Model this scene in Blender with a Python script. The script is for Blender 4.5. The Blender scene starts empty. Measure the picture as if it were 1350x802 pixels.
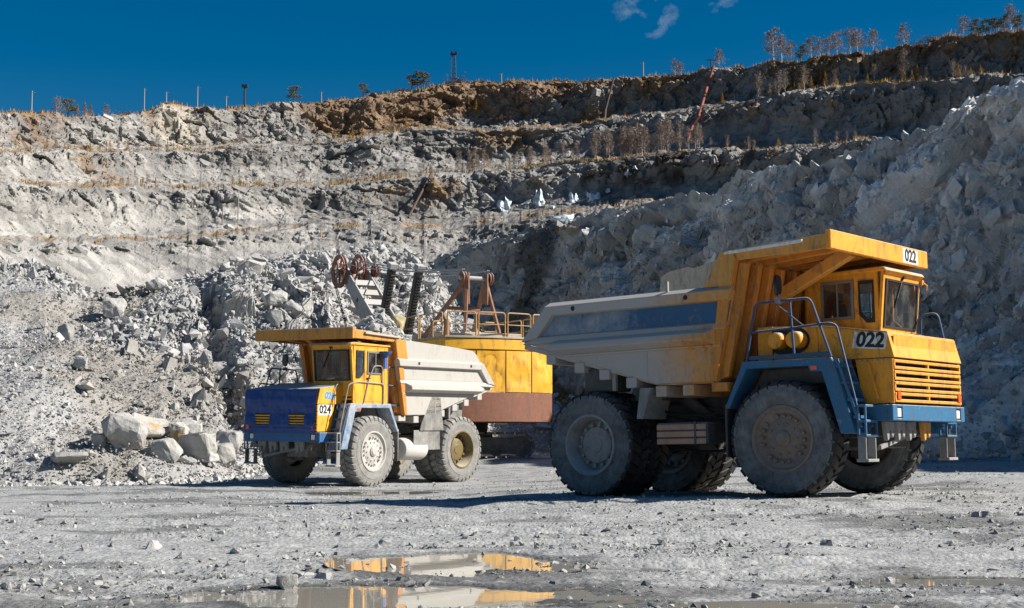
import bpy, bmesh, math, random
import numpy as np
from mathutils import Vector, Matrix, Euler
SC = bpy.context.scene
COL = SC.collection
random.seed(7)
RNG = np.random.default_rng(11)

# ------------------------------------------------------------------ camera, sky, sun, exposure
CAM_Z = 1.30
PITCH = math.radians(5.288)
FPX = 1875.1
cam_data = bpy.data.cameras.new('camera')
cam_data.sensor_width = 36.0
cam_data.lens = FPX / 1350.0 * 36.0
cam_data.clip_start = 0.1
cam_data.clip_end = 6000.0
cam = bpy.data.objects.new('camera', cam_data)
COL.objects.link(cam)
cam.location = (0, 0, CAM_Z)
cam.rotation_euler = (math.pi / 2 + PITCH, 0, 0)
SC.camera = cam

SUN_EL = math.radians(35.0)
SUN_DIR = Vector((0.995 * math.cos(SUN_EL), -0.10 * math.cos(SUN_EL), math.sin(SUN_EL))).normalized()  # towards the sun
sun_data = bpy.data.lights.new('sun', 'SUN')
sun_data.energy = 5.0
sun_data.angle = math.radians(0.53)
sun_data.color = (1.0, 0.95, 0.87)
sun = bpy.data.objects.new('sun', sun_data)
COL.objects.link(sun)
sun.location = (60, -10, 60)
sun.rotation_euler = SUN_DIR.to_track_quat('Z', 'Y').to_euler()

world = bpy.data.worlds.new('World')
SC.world = world
world.use_nodes = True
wn, wl = world.node_tree.nodes, world.node_tree.links
wn.clear()
w_out = wn.new('ShaderNodeOutputWorld')
w_bg = wn.new('ShaderNodeBackground')
w_bg.inputs['Strength'].default_value = 0.050
w_sky = wn.new('ShaderNodeTexSky')
w_sky.sky_type = 'NISHITA'
w_sky.sun_disc = False
w_sky.sun_elevation = SUN_EL
w_sky.sun_rotation = math.atan2(SUN_DIR.x, SUN_DIR.y)
w_sky.altitude = 300
w_sky.air_density = 1.0
w_sky.dust_density = 0.9
w_sky.ozone_density = 2.5
# a few thin wisps of cloud, on the sky itself
w_tc = wn.new('ShaderNodeTexCoord')
w_hs = wn.new('ShaderNodeHueSaturation')
w_hs.inputs['Hue'].default_value = 0.499
w_hs.inputs['Saturation'].default_value = 1.62
w_hs.inputs['Value'].default_value = 0.85
wl.new(w_sky.outputs['Color'], w_hs.inputs['Color'])
w_map = wn.new('ShaderNodeMapping'); w_map.inputs['Scale'].default_value = (9, 9, 12.0); w_map.inputs['Location'].default_value = (0.3, 0.2, 0.75)
wl.new(w_tc.outputs['Generated'], w_map.inputs['Vector'])
w_n1 = wn.new('ShaderNodeTexNoise'); w_n1.inputs['Scale'].default_value = 5.5; w_n1.inputs['Detail'].default_value = 9; w_n1.inputs['Roughness'].default_value = 0.62; w_n1.inputs['Distortion'].default_value = 0.25
wl.new(w_map.outputs['Vector'], w_n1.inputs['Vector'])
w_r1 = wn.new('ShaderNodeMapRange'); w_r1.inputs['From Min'].default_value = 0.40; w_r1.inputs['From Max'].default_value = 0.75
wl.new(w_n1.outputs['Fac'], w_r1.inputs['Value'])
def _dir(px, py):
    x, z = (px - 675.0) / FPX, (401.0 - py) / FPX; c, s = math.cos(PITCH), math.sin(PITCH); return Vector((x, c - s * z, s + c * z)).normalized()
w_r2 = None
for px_, py_, rad_ in ((866, -4, 0.034), (846, 8, 0.030), (858, 28, 0.020), (950, -4, 0.018), (640, -90, 0.05), (1150, -140, 0.06), (300, -160, 0.06)):
    dn = wn.new('ShaderNodeVectorMath'); dn.operation = 'DISTANCE'; dn.inputs[1].default_value = _dir(px_, py_); wl.new(w_tc.outputs['Generated'], dn.inputs[0])
    mr_ = wn.new('ShaderNodeMapRange'); mr_.interpolation_type = 'SMOOTHSTEP'; mr_.inputs['From Min'].default_value = rad_; mr_.inputs['From Max'].default_value = rad_ * 0.2; wl.new(dn.outputs['Value'], mr_.inputs['Value'])
    if w_r2 is None: w_r2 = mr_.outputs['Result']
    else:
        mx_ = wn.new('ShaderNodeMath'); mx_.operation = 'MAXIMUM'; wl.new(w_r2, mx_.inputs[0]); wl.new(mr_.outputs['Result'], mx_.inputs[1]); w_r2 = mx_.outputs['Value']
w_mu = wn.new('ShaderNodeMath'); w_mu.operation = 'MULTIPLY'
wl.new(w_r1.outputs['Result'], w_mu.inputs[0]); wl.new(w_r2, w_mu.inputs[1])
w_mix = wn.new('ShaderNodeMix'); w_mix.data_type = 'RGBA'
w_r3 = wn.new('ShaderNodeMapRange'); w_r3.inputs['From Min'].default_value = 0.20; w_r3.inputs['From Max'].default_value = 0.75; w_r3.inputs['To Max'].default_value = 0.22
wl.new(w_mu.outputs['Value'], w_r3.inputs['Value']); wl.new(w_r3.outputs['Result'], w_mix.inputs['Factor'])
wl.new(w_hs.outputs['Color'], w_mix.inputs[6])
w_mix.inputs[7].default_value = (9.0, 10.0, 10.5, 1)
wl.new(w_mix.outputs[2], w_bg.inputs['Color'])
wl.new(w_bg.outputs['Background'], w_out.inputs['Surface'])

SC.view_settings.view_transform = 'Standard'
SC.view_settings.look = 'None'
SC.view_settings.gamma = 1.0
SC.view_settings.use_curve_mapping = False
SC.view_settings.exposure = 0.70
SC.render.engine = 'CYCLES'

# ------------------------------------------------------------------ helpers
def ray(px, py):
    x = (px - 675.0) / FPX
    z = (401.0 - py) / FPX
    c, s = math.cos(PITCH), math.sin(PITCH)
    dy = c - s * z
    return x / dy, (s + c * z) / dy

def at(px, py, d):
    a, b = ray(px, py)
    return Vector((a * d, d, CAM_Z + b * d))

def tag(o, label=None, cat=None, group=None, kind=None):
    if label: o['label'] = label
    if cat: o['category'] = cat
    if group: o['group'] = group
    if kind: o['kind'] = kind
    return o

def empty(name, loc=(0, 0, 0), rot=(0, 0, 0), parent=None):
    o = bpy.data.objects.new(name, None)
    o.empty_display_size = 0.3
    COL.objects.link(o)
    o.location = loc
    o.rotation_euler = rot
    o.parent = parent
    return o

def link_mesh(name, me, parent=None, loc=None, rot=None, scale=None):
    o = bpy.data.objects.new(name, me)
    COL.objects.link(o)
    o.parent = parent
    if loc is not None: o.location = loc
    if rot is not None: o.rotation_euler = rot
    if scale is not None: o.scale = scale
    return o

def np_mesh(name, V, F, mat, smooth=False, col=None, sharp=None):
    """mesh from numpy arrays; F is (n,3) or (n,4)"""
    V = np.ascontiguousarray(V, dtype=np.float32); F = np.ascontiguousarray(F, dtype=np.int32)
    me = bpy.data.meshes.new(name)
    k = F.shape[1]
    me.vertices.add(len(V)); me.loops.add(F.size); me.polygons.add(len(F))
    me.vertices.foreach_set('co', V.ravel())
    me.loops.foreach_set('vertex_index', F.ravel())
    me.polygons.foreach_set('loop_start', np.arange(0, F.size, k, dtype=np.int32))
    me.polygons.foreach_set('use_smooth', np.full(len(F), smooth, dtype=bool))
    me.update(calc_edges=True)
    if col is not None:
        at_ = me.color_attributes.new('col', 'FLOAT_COLOR', 'POINT')
        c4 = np.ones((len(V), 4), dtype=np.float32); c4[:, :3] = col
        at_.data.foreach_set('color', c4.ravel())
    if sharp is not None:
        me.set_sharp_from_angle(angle=sharp)
    me.materials.append(mat)
    return me

class MB:
    def __init__(self): self.v = []; self.f = []
    def add(self, vs, fs):
        n = len(self.v); self.v += [tuple(p) for p in vs]; self.f += [tuple(i + n for i in f) for f in fs]; return self
    def hexa(self, p):
        return self.add(p, [(0, 3, 2, 1), (4, 5, 6, 7), (0, 1, 5, 4), (1, 2, 6, 5), (2, 3, 7, 6), (3, 0, 4, 7)])
    def box(self, x0, x1, y0, y1, z0, z1):
        return self.hexa([(x0, y0, z0), (x1, y0, z0), (x1, y1, z0), (x0, y1, z0), (x0, y0, z1), (x1, y0, z1), (x1, y1, z1), (x0, y1, z1)])
    def prism(self, poly, a, b, axis='y'):
        """polygon in the other two axes, extruded along axis from a to b"""
        n = len(poly)
        def mk(p, t):
            return (p[0], t, p[1]) if axis == 'y' else ((t, p[0], p[1]) if axis == 'x' else (p[0], p[1], t))
        vs = [mk(p, a) for p in poly] + [mk(p, b) for p in poly]
        fs = [tuple(range(n))[::-1], tuple(range(n, 2 * n))] + [(i, (i + 1) % n, n + (i + 1) % n, n + i) for i in range(n)]
        return self.add(vs, fs)
    def bar(self, p, q, w, h, up=(0, 0, 1)):
        """box beam from p to q; w across, h along up"""
        p, q = Vector(p), Vector(q); d = (q - p).normalized(); u = Vector(up)
        s = d.cross(u)
        if s.length < 1e-5: s = d.cross(Vector((1, 0, 0)))
        s.normalize(); u = s.cross(d).normalized()
        s = s * w / 2; u = u * h / 2
        return self.hexa([p - s - u, p + s - u, q + s - u, q - s - u, p - s + u, p + s + u, q + s + u, q - s + u])
    def tube(self, pts, r, n=6, closed=False, r2=None):
        pts = [Vector(p) for p in pts]; m = len(pts); base = len(self.v); prev = None
        for i, p in enumerate(pts):
            a = pts[i - 1] if (i or closed) else p
            b = pts[(i + 1) % m] if (i < m - 1 or closed) else p
            t = (b - a).normalized()
            if prev is None:
                x = t.orthogonal().normalized()
            else:
                x = (prev - t * prev.dot(t))
                x = x.normalized() if x.length > 1e-6 else t.orthogonal().normalized()
            prev = x; y = t.cross(x)
            rr = r if r2 is None else r + (r2 - r) * i / max(1, m - 1)
            for k in range(n):
                a_ = 2 * math.pi * k / n
                self.v.append(tuple(p + x * math.cos(a_) * rr + y * math.sin(a_) * rr))
        for i in range(m if closed else m - 1):
            j = (i + 1) % m
            for k in range(n):
                k2 = (k + 1) % n
                self.f.append((base + i * n + k, base + i * n + k2, base + j * n + k2, base + j * n + k))
        if not closed:
            self.f.append(tuple(base + k for k in range(n))[::-1])
            self.f.append(tuple(base + (m - 1) * n + k for k in range(n)))
        return self
    def lathe(self, prof, n=48, c=(0, 0, 0), axis='y', cap=False, a0=0.0, a1=2 * math.pi):
        """prof: (radius, along axis) points"""
        base = len(self.v); m = len(prof); full = abs(a1 - a0 - 2 * math.pi) < 1e-6; nn = n if full else n + 1
        for i in range(nn):
            a = a0 + (a1 - a0) * i / n; ca, sa = math.cos(a), math.sin(a)
            for r, t in prof:
                if axis == 'y': p = (c[0] + r * ca, c[1] + t, c[2] + r * sa)
                elif axis == 'x': p = (c[0] + t, c[1] + r * ca, c[2] + r * sa)
                else: p = (c[0] + r * ca, c[1] + r * sa, c[2] + t)
                self.v.append(p)
        for i in range(n):
            j = (i + 1) % nn
            for k in range(m - 1):
                self.f.append((base + i * m + k, base + i * m + k + 1, base + j * m + k + 1, base + j * m + k))
        if cap and full:
            self.f.append(tuple(base + i * m for i in range(n)))
            self.f.append(tuple(base + i * m + m - 1 for i in range(n))[::-1])
        return self
    def wall(self, O, U, Vv, N, th, w, h, holes):
        """sheet w x h at O along unit U, Vv with rectangular holes (u0,u1,v0,v1), thickness th towards N"""
        us = sorted({0, w} | {x for q in holes for x in q[:2]}); vs = sorted({0, h} | {x for q in holes for x in q[2:]})
        O, U, Vv, N = Vector(O), Vector(U), Vector(Vv), Vector(N)
        for i in range(len(us) - 1):
            for j in range(len(vs) - 1):
                cu, cv = (us[i] + us[i + 1]) / 2, (vs[j] + vs[j + 1]) / 2
                if any(q[0] < cu < q[1] and q[2] < cv < q[3] for q in holes): continue
                a = [O + U * us[i] + Vv * vs[j], O + U * us[i + 1] + Vv * vs[j], O + U * us[i + 1] + Vv * vs[j + 1], O + U * us[i] + Vv * vs[j + 1]]
                self.hexa(a + [p + N * th for p in a])
        return self
    def mesh(self, name, mat, bevel=0.0, smooth=30.0):
        bm = bmesh.new()
        vs = [bm.verts.new(p) for p in self.v]
        for f in self.f:
            try: bm.faces.new([vs[i] for i in f])
            except ValueError: pass
        bmesh.ops.recalc_face_normals(bm, faces=bm.faces)
        if bevel:
            ed = [e for e in bm.edges if len(e.link_faces) == 2 and e.calc_face_angle(0) > 0.6]
            bmesh.ops.bevel(bm, geom=ed, offset=bevel, offset_type='OFFSET', segments=1, affect='EDGES', clamp_overlap=True)
        me = bpy.data.meshes.new(name); bm.to_mesh(me); bm.free()
        if smooth:
            me.polygons.foreach_set('use_smooth', np.ones(len(me.polygons), dtype=bool))
            me.set_sharp_from_angle(angle=math.radians(smooth))
        me.materials.append(mat)
        return me
    def build(self, name, mat, parent=None, bevel=0.0, smooth=30.0, loc=None, rot=None):
        return link_mesh(name, self.mesh(name, mat, bevel, smooth), parent, loc, rot)

def copy_tree(o, parent=None):
    c = o.copy(); COL.objects.link(c); c.parent = parent
    for ch in o.children: copy_tree(ch, c)
    return c

# ------------------------------------------------------------------ numpy noise
def _h(ix, iy, iz, seed):
    n = (ix.astype(np.int64) * 374761393 + iy.astype(np.int64) * 668265263 + iz.astype(np.int64) * 1274126177 + seed * 144665 ) & 0xffffffff
    n = ((n ^ (n >> 13)) * 1274126177) & 0xffffffff
    n = ((n ^ (n >> 16)) * 2246822519) & 0xffffffff
    return (n ^ (n >> 15)) & 0xffffffff
def _h01(ix, iy, iz, seed): return _h(ix, iy, iz, seed).astype(np.float64) / 4294967295.0
def vnoise(P, seed=0):
    """smooth value noise, -1..1"""
    I = np.floor(P).astype(np.int64); F = P - I; F = F * F * F * (F * (F * 6 - 15) + 10); r = 0
    for dx in (0, 1):
        wx = F[:, 0] if dx else 1 - F[:, 0]
        for dy in (0, 1):
            wy = F[:, 1] if dy else 1 - F[:, 1]
            for dz in (0, 1):
                wz = F[:, 2] if dz else 1 - F[:, 2]
                r = r + wx * wy * wz * _h01(I[:, 0] + dx, I[:, 1] + dy, I[:, 2] + dz, seed)
    return r * 2 - 1
def fbm(P, oct=5, seed=0, gain=0.5, ridged=False):
    r = 0; a = 1; t = 0
    for o in range(oct):
        n = vnoise(P * (2.03 ** o) + 17.3 * o, seed + o)
        if ridged: n = 1 - 2 * np.abs(n)
        r = r + a * n; t += a; a *= gain
    return r / t
def blocks(P, seed=0, tilt=0.9, w=0.10):
    """cellular angular blocks: every cell is a tilted plane, with a step and a crack to the next; returns height, edge distance, id"""
    I = np.floor(P).astype(np.int64); best = np.full(len(P), 9e9); second = np.full(len(P), 9e9)
    C = np.zeros_like(P); K = np.zeros((len(P), 3), dtype=np.int64)
    for dx in (-1, 0, 1):
        for dy in (-1, 0, 1):
            for dz in (-1, 0, 1):
                a, b, c = I[:, 0] + dx, I[:, 1] + dy, I[:, 2] + dz
                q = np.stack([a + _h01(a, b, c, seed), b + _h01(a, b, c, seed + 1), c + _h01(a, b, c, seed + 2)], 1)
                d = ((q - P) ** 2).sum(1)
                m = d < best
                second = np.where(m, best, np.minimum(second, d))
                best = np.where(m, d, best)
                C[m] = q[m]; K[m] = np.stack([a, b, c], 1)[m]
    g = np.stack([_h01(K[:, 0], K[:, 1], K[:, 2], seed + 5 + k) * 2 - 1 for k in range(3)], 1)
    off = _h01(K[:, 0], K[:, 1], K[:, 2], seed + 9) * 2 - 1
    h = off * 0.6 + tilt * ((P - C) * g).sum(1)
    e = np.sqrt(second) - np.sqrt(best)
    h = -0.25 + (h + 0.25) * smooth01(e, 0.0, w)
    return h, e, off
def smooth01(x, a, b):
    t = np.clip((x - a) / (b - a), 0, 1); return t * t * (3 - 2 * t)

# ------------------------------------------------------------------ materials
def new_mat(name):
    m = bpy.data.materials.new(name); m.use_nodes = True
    nt = m.node_tree; b = nt.nodes['Principled BSDF']
    return m, nt, b
def noise_node(nt, vec, scale, detail=4, rough=0.55, dist=0.0):
    n = nt.nodes.new('ShaderNodeTexNoise'); n.inputs['Scale'].default_value = scale; n.inputs['Detail'].default_value = detail
    n.inputs['Roughness'].default_value = rough; n.inputs['Distortion'].default_value = dist
    if vec: nt.links.new(vec, n.inputs['Vector'])
    return n.outputs['Fac']
def mrange(nt, v, a, b, c=0.0, d=1.0):
    n = nt.nodes.new('ShaderNodeMapRange'); n.inputs['From Min'].default_value = a; n.inputs['From Max'].default_value = b
    n.inputs['To Min'].default_value = c; n.inputs['To Max'].default_value = d
    nt.links.new(v, n.inputs['Value']); return n.outputs['Result']
def mixc(nt, f, a, b, mode='MIX'):
    n = nt.nodes.new('ShaderNodeMix'); n.data_type = 'RGBA'; n.blend_type = mode
    for s, x in ((n.inputs['Factor'], f), (n.inputs[6], a), (n.inputs[7], b)):
        if isinstance(x, (int, float)): s.default_value = x
        elif isinstance(x, (tuple, list)): s.default_value = (*x, 1) if len(x) == 3 else x
        else: nt.links.new(x, s)
    return n.outputs[2]
def math_node(nt, op, a, b=None):
    n = nt.nodes.new('ShaderNodeMath'); n.operation = op
    for s, x in ((n.inputs[0], a), (n.inputs[1], b)):
        if x is None: continue
        if isinstance(x, (int, float)): s.default_value = x
        else: nt.links.new(x, s)
    return n.outputs[0]
def coords(nt, kind='Object', scale=None):
    t = nt.nodes.new('ShaderNodeTexCoord'); v = t.outputs[kind]
    if scale:
        mp = nt.nodes.new('ShaderNodeMapping'); mp.inputs['Scale'].default_value = scale; nt.links.new(v, mp.inputs['Vector']); v = mp.outputs['Vector']
    return v
def bump(nt, b, h, strength=0.3, dist=0.02):
    n = nt.nodes.new('ShaderNodeBump'); n.inputs['Strength'].default_value = strength; n.inputs['Distance'].default_value = dist
    nt.links.new(h, n.inputs['Height']); nt.links.new(n.outputs['Normal'], b.inputs['Normal'])

DUSTC = (0.46, 0.44, 0.40)
def paint(name, base, dust=0.25, dustc=DUSTC, rust=0.2, rough=0.58, rustc=(0.11, 0.045, 0.018), scale=1.0, streak=True, xdust=None, metal=0.0):
    """worn, dusty machine paint. dust: share of the surface that is caked; xdust=(x0,x1) more dust towards x1 along the object's x"""
    m, nt, b = new_mat(name)
    v = coords(nt)
    n_big = noise_node(nt, v, 1.9 * scale, 8, 0.7, 0.5)
    n_mid = noise_node(nt, v, 7.0 * scale, 6, 0.65)
    n_fine = noise_node(nt, v, 34.0 * scale, 4, 0.7)
    vs = coords(nt, 'Object', (9.0 * scale, 9.0 * scale, 0.9 * scale))
    n_str = noise_node(nt, vs, 1.0, 5, 0.6)
    c = mixc(nt, mrange(nt, n_mid, 0.3, 0.75), tuple(x * 0.88 for x in base), tuple(min(1, x * 1.08) for x in base))
    # streaks of grime
    c = mixc(nt, mrange(nt, n_str, 0.52, 0.8, 0, 0.35 if streak else 0.1), c, tuple(x * 0.45 for x in base))
    # chips of rust
    rmask = math_node(nt, 'MULTIPLY', mrange(nt, n_fine, 0.66 - 0.12 * rust, 0.70), mrange(nt, n_big, 0.45, 0.6))
    c = mixc(nt, math_node(nt, 'MULTIPLY', rmask, min(1.0, rust * 2.5)), c, rustc)
    # larger rust patches and brown grime
    n_r2 = noise_node(nt, v, 4.2 * scale, 7, 0.72, 0.8)
    c = mixc(nt, mrange(nt, n_r2, 0.60 - 0.06 * rust, 0.70, 0, min(0.85, rust * 1.5)), c, tuple(x * 1.3 for x in rustc))
    c = mixc(nt, mrange(nt, noise_node(nt, coords(nt, 'Object', (5.0, 5.0, 1.6)), 1.0 * scale, 7, 0.7, 0.6), 0.50, 0.70, 0, 0.68 if streak else 0.15), c, (0.075, 0.055, 0.038))
    # dust: caked on in patches, more on upward faces
    g = nt.nodes.new('ShaderNodeNewGeometry'); sx = nt.nodes.new('ShaderNodeSeparateXYZ'); nt.links.new(g.outputs['Normal'], sx.inputs[0])
    up = mrange(nt, sx.outputs['Z'], 0.2, 0.9, 0, 0.45)
    dsum = math_node(nt, 'ADD', math_node(nt, 'ADD', math_node(nt, 'MULTIPLY', n_big, 0.55), math_node(nt, 'MULTIPLY', n_mid, 0.25)), math_node(nt, 'MULTIPLY', n_str, 0.2))
    if xdust:
        so = nt.nodes.new('ShaderNodeSeparateXYZ'); nt.links.new(v, so.inputs[0])
        dsum = math_node(nt, 'ADD', dsum, mrange(nt, so.outputs['X'], xdust[0], xdust[1], -0.28, 0.22))
    dsum = math_node(nt, 'ADD', dsum, up)
    t = 0.85 - 0.55 * dust
    dm = mrange(nt, dsum, t - 0.16, t + 0.16, 0.02 + 0.10 * dust, 0.95)
    dcol = mixc(nt, n_fine, tuple(x * 0.85 for x in dustc), tuple(min(1, x * 1.12) for x in dustc))
    c = mixc(nt, dm, c, dcol)
    nt.links.new(c, b.inputs['Base Color'])
    r = mrange(nt, dm, 0, 1, rough, 0.92); nt.links.new(r, b.inputs['Roughness'])
    b.inputs['Metallic'].default_value = metal
    bump(nt, b, math_node(nt, 'ADD', n_mid, math_node(nt, 'MULTIPLY', n_fine, 0.5)), 0.22, 0.006)
    return m
def plain(name, base, rough=0.6, metal=0.0, emit=None, var=0.15, scale=8.0):
    m, nt, b = new_mat(name); v = coords(nt)
    n = noise_node(nt, v, scale, 4)
    nt.links.new(mixc(nt, n, tuple(x * (1 - var) for x in base), tuple(min(1, x * (1 + var)) for x in base)), b.inputs['Base Color'])
    b.inputs['Roughness'].default_value = rough; b.inputs['Metallic'].default_value = metal
    return m
def glass_mat(name, tint=(0.45, 0.5, 0.5)):
    m, nt, b = new_mat(name); nt.nodes.remove(b)
    out = nt.nodes['Material Output']; tr = nt.nodes.new('ShaderNodeBsdfTransparent'); gl = nt.nodes.new('ShaderNodeBsdfGlossy'); mx = nt.nodes.new('ShaderNodeMixShader')
    df = nt.nodes.new('ShaderNodeBsdfDiffuse'); df.inputs['Color'].default_value = (*DUSTC, 1)
    tr.inputs['Color'].default_value = (*tint, 1); gl.inputs['Roughness'].default_value = 0.02
    fr = nt.nodes.new('ShaderNodeFresnel'); fr.inputs['IOR'].default_value = 1.5
    nt.links.new(fr.outputs[0], mx.inputs[0]); nt.links.new(tr.outputs[0], mx.inputs[1]); nt.links.new(gl.outputs[0], mx.inputs[2])
    m2 = nt.nodes.new('ShaderNodeMixShader')   # a thin film of dust
    nt.links.new(mrange(nt, noise_node(nt, coords(nt), 3.0, 5), 0.45, 0.8, 0.03, 0.22), m2.inputs[0])
    nt.links.new(mx.outputs[0], m2.inputs[1]); nt.links.new(df.outputs[0], m2.inputs[2])
    nt.links.new(m2.outputs[0], out.inputs['Surface'])
    return m
def rock_mat(name, tint=(1, 1, 1), base=None, scale=1.0, bump_s=0.5, bump_d=0.05, rnd=0.0):
    """stone; base colour from the 'col' attribute when base is None"""
    m, nt, b = new_mat(name); v = coords(nt, 'Object')
    if base is None:
        a = nt.nodes.new('ShaderNodeVertexColor'); a.layer_name = 'col'; c = a.outputs['Color']
    else: c = mixc(nt, 0.0, base, base)
    n1 = noise_node(nt, v, 0.35 * scale, 5, 0.6); n2 = noise_node(nt, v, 2.4 * scale, 6, 0.65); n3 = noise_node(nt, v, 13.0 * scale, 5, 0.7)
    k = math_node(nt, 'ADD', math_node(nt, 'MULTIPLY', n1, 0.4), math_node(nt, 'ADD', math_node(nt, 'MULTIPLY', n2, 0.35), math_node(nt, 'MULTIPLY', n3, 0.25)))
    g = nt.nodes.new('ShaderNodeCombineColor'); val = mrange(nt, k, 0.32, 0.68, 0.68, 1.22)
    for i in range(3): nt.links.new(val, g.inputs[i])
    c = mixc(nt, 1.0, c, g.outputs[0], 'MULTIPLY')
    c = mixc(nt, 1.0, c, tint, 'MULTIPLY')
    if rnd:
        oi = nt.nodes.new('ShaderNodeObjectInfo'); rg = nt.nodes.new('ShaderNodeCombineColor'); rv = mrange(nt, oi.outputs['Random'], 0, 1, 1 - rnd, 1 + rnd)
        for i in range(3): nt.links.new(rv, rg.inputs[i])
        c = mixc(nt, 1.0, c, rg.outputs[0], 'MULTIPLY')
    nt.links.new(c, b.inputs['Base Color']); b.inputs['Roughness'].default_value = 0.9
    b.inputs['Specular IOR Level'].default_value = 0.2
    vo = nt.nodes.new('ShaderNodeTexVoronoi'); vo.feature = 'F1'; vo.inputs['Scale'].default_value = 2.2 * scale; nt.links.new(v, vo.inputs['Vector'])
    hh = math_node(nt, 'ADD', math_node(nt, 'MULTIPLY', n2, 0.9), math_node(nt, 'ADD', math_node(nt, 'MULTIPLY', n3, 0.45), math_node(nt, 'MULTIPLY', vo.outputs['Distance'], 0.5)))
    bump(nt, b, hh, bump_s, bump_d)
    return m
# ------------------------------------------------------------------ the setting: ground, rubble pile, cliffs
TRA = Matrix.Translation((5.849, 26.159, CAM_Z - 1.093)) @ Euler((-0.0035, -0.0186, -0.70466)).to_matrix().to_4x4()
TRB = Matrix.Translation((-5.476, 42.383, CAM_Z - 1.4546)) @ Euler((-0.0154, 0.0072, 4.09936)).to_matrix().to_4x4()
ctrl = []
for Mx in (TRA, TRB):
    for q in ((0, 1.5, 0), (0, -1.5, 0), (-4.07, 1.4, 0), (-4.07, -1.4, 0), (-2, 0, 0)):
        p = Mx @ Vector(q); ctrl.append((p.x, p.y, p.z + 0.015))
ctrl += [(-4, 12, 0.0), (0, 11, 0.0), (4, 12, 0.02), (8, 14, 0.06), (-9, 16, -0.02), (-1, 15, 0.0), (-6, 22, -0.06), (0, 21, 0.03), (12, 22, 0.22), (18, 30, 0.40), (13, 34, 0.40), (12, 41, 0.46), (17, 46, 0.58), (24, 40, 0.6),
         (-19, 50, -0.40), (-12, 47, -0.32), (-22, 40, -0.3), (-12, 32, -0.18), (-30, 45, -0.4), (-2.5, 60, 0.40), (2, 57, 0.38), (5, 62, 0.5), (-4, 52, 0.05), (2, 48, 0.12), (6, 44, 0.3), (-7, 58, 0.2), (0, -10, 0.0), (0, 4, 0.0), (-1.5, 31, -0.10), (-3.5, 34, -0.16), (3.0, 33.5, 0.05)]
CT = np.array(ctrl)
def gz(x, y):
    x = np.atleast_1d(np.asarray(x, float)); y = np.atleast_1d(np.asarray(y, float))
    num = np.zeros_like(x); den = np.zeros_like(x)
    for cx, cy, cz in CT:
        w = 1.0 / ((x - cx) ** 2 + (y - cy) ** 2 + 0.6) ** 1.7
        num += w * cz; den += w
    return num / den
def gz1(x, y): return float(gz(x, y)[0])

# puddles: (centre px, centre py, half width px, half height px, water level)
def gpx(px, py, z=0.0):
    a, b = ray(px, py); d = (z - CAM_Z) / b; return a * d, d
PUD = []
for px, py, hw, hh, z in ((612, 741, 128, 14, -0.010), (545, 790, 225, 18, -0.014), (1290, 771, 110, 8, 0.0), (1060, 800, 130, 6, 0.0), (500, 650, 130, 3.4, -0.185), (950, 652, 75, 4.5, 0.075)):
    x0, d0 = gpx(px, py, z); d1 = gpx(px, py - hh, z)[1]; d2 = gpx(px, py + hh, z)[1]
    PUD.append((x0, (d1 + d2) / 2, hw / FPX * d0, (d1 - d2) / 2, z))

def gridF(nu, nv):
    i, j = np.meshgrid(np.arange(nu - 1), np.arange(nv - 1), indexing='ij'); a = (i * nv + j).ravel()
    return np.stack([a, a + nv, a + nv + 1, a + 1], 1)

def ground_z(x, y):
    P = np.stack([x, y, np.zeros_like(x)], 1)
    z = gz(x, y)
    near = smooth01(y, 45, 20)
    rel = fbm(P * 0.45, 3, 1) * 0.045 + fbm(P * 1.7, 4, 4) * 0.030 + fbm(P * 4.0, 3, 8) * 0.014 * near + fbm(P * 10.0, 2, 9) * 0.014 * smooth01(y, 22, 12)
    # wheel ruts running across
    rel += np.sin((y * 1.0 + 0.16 * x + 0.8 * fbm(P * 0.12, 2, 31)) * 2.1) * 0.016
    dry = np.ones_like(x)
    for (cx, cy, rx, ry, lv) in PUD: dry = np.minimum(dry, smooth01(np.sqrt(((x - cx) / rx) ** 2 + ((y - cy) / ry) ** 2), 1.3, 2.0))
    # tyre tracks: pairs of pressed, cleated bands with squeezed up edges
    for y0, sl, cv in ((14.2, 0.10, 0.004), (18.6, -0.07, -0.003), (21.5, 0.16, 0.002), (24.0, 0.05, -0.006), (33.5, -0.12, 0.004), (10.2, -0.05, 0.006)):
        for off in (0.0, 3.1):
            q = (y - (y0 + off + sl * x + cv * x * x + 0.25 * fbm(P * 0.2, 2, 33)))
            band = smooth01(np.abs(q), 0.34, 0.22) * dry; rim = smooth01(np.abs(np.abs(q) - 0.42), 0.14, 0.0) * dry
            rel = rel * (1 - 0.6 * band) - band * (0.028 + 0.018 * (np.sin(x * 19.0 + np.sign(q) * 1.6 + np.abs(q) * 9) > 0.1)) + rim * 0.022
    keep = np.ones_like(x)
    for Mx in (TRA, TRB):       # keep the relief down where the wheels stand
        for q in ((0, 1.5, 0), (0, -1.5, 0), (-4.07, 1.4, 0), (-4.07, -1.4, 0)):
            p = Mx @ Vector(q); keep = np.minimum(keep, smooth01(np.hypot(x - p.x, y - p.y), 0.5, 1.6))
    z = z + rel * (0.15 + 0.85 * keep)
    edge = fbm(P * 1.1, 4, 14) * 0.34 + fbm(P * 5.0, 3, 15) * 0.14
    for (cx, cy, rx, ry, lv) in PUD:
        r = np.sqrt(((x - cx) / rx) ** 2 + ((y - cy) / ry) ** 2) + edge
        m = smooth01(r, 1.25, 0.55)
        tgt = lv + 0.020 - 0.055 * smooth01(r, 1.02, 0.80) + rel * 0.25
        z = z * (1 - m) + tgt * m
    return z

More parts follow.
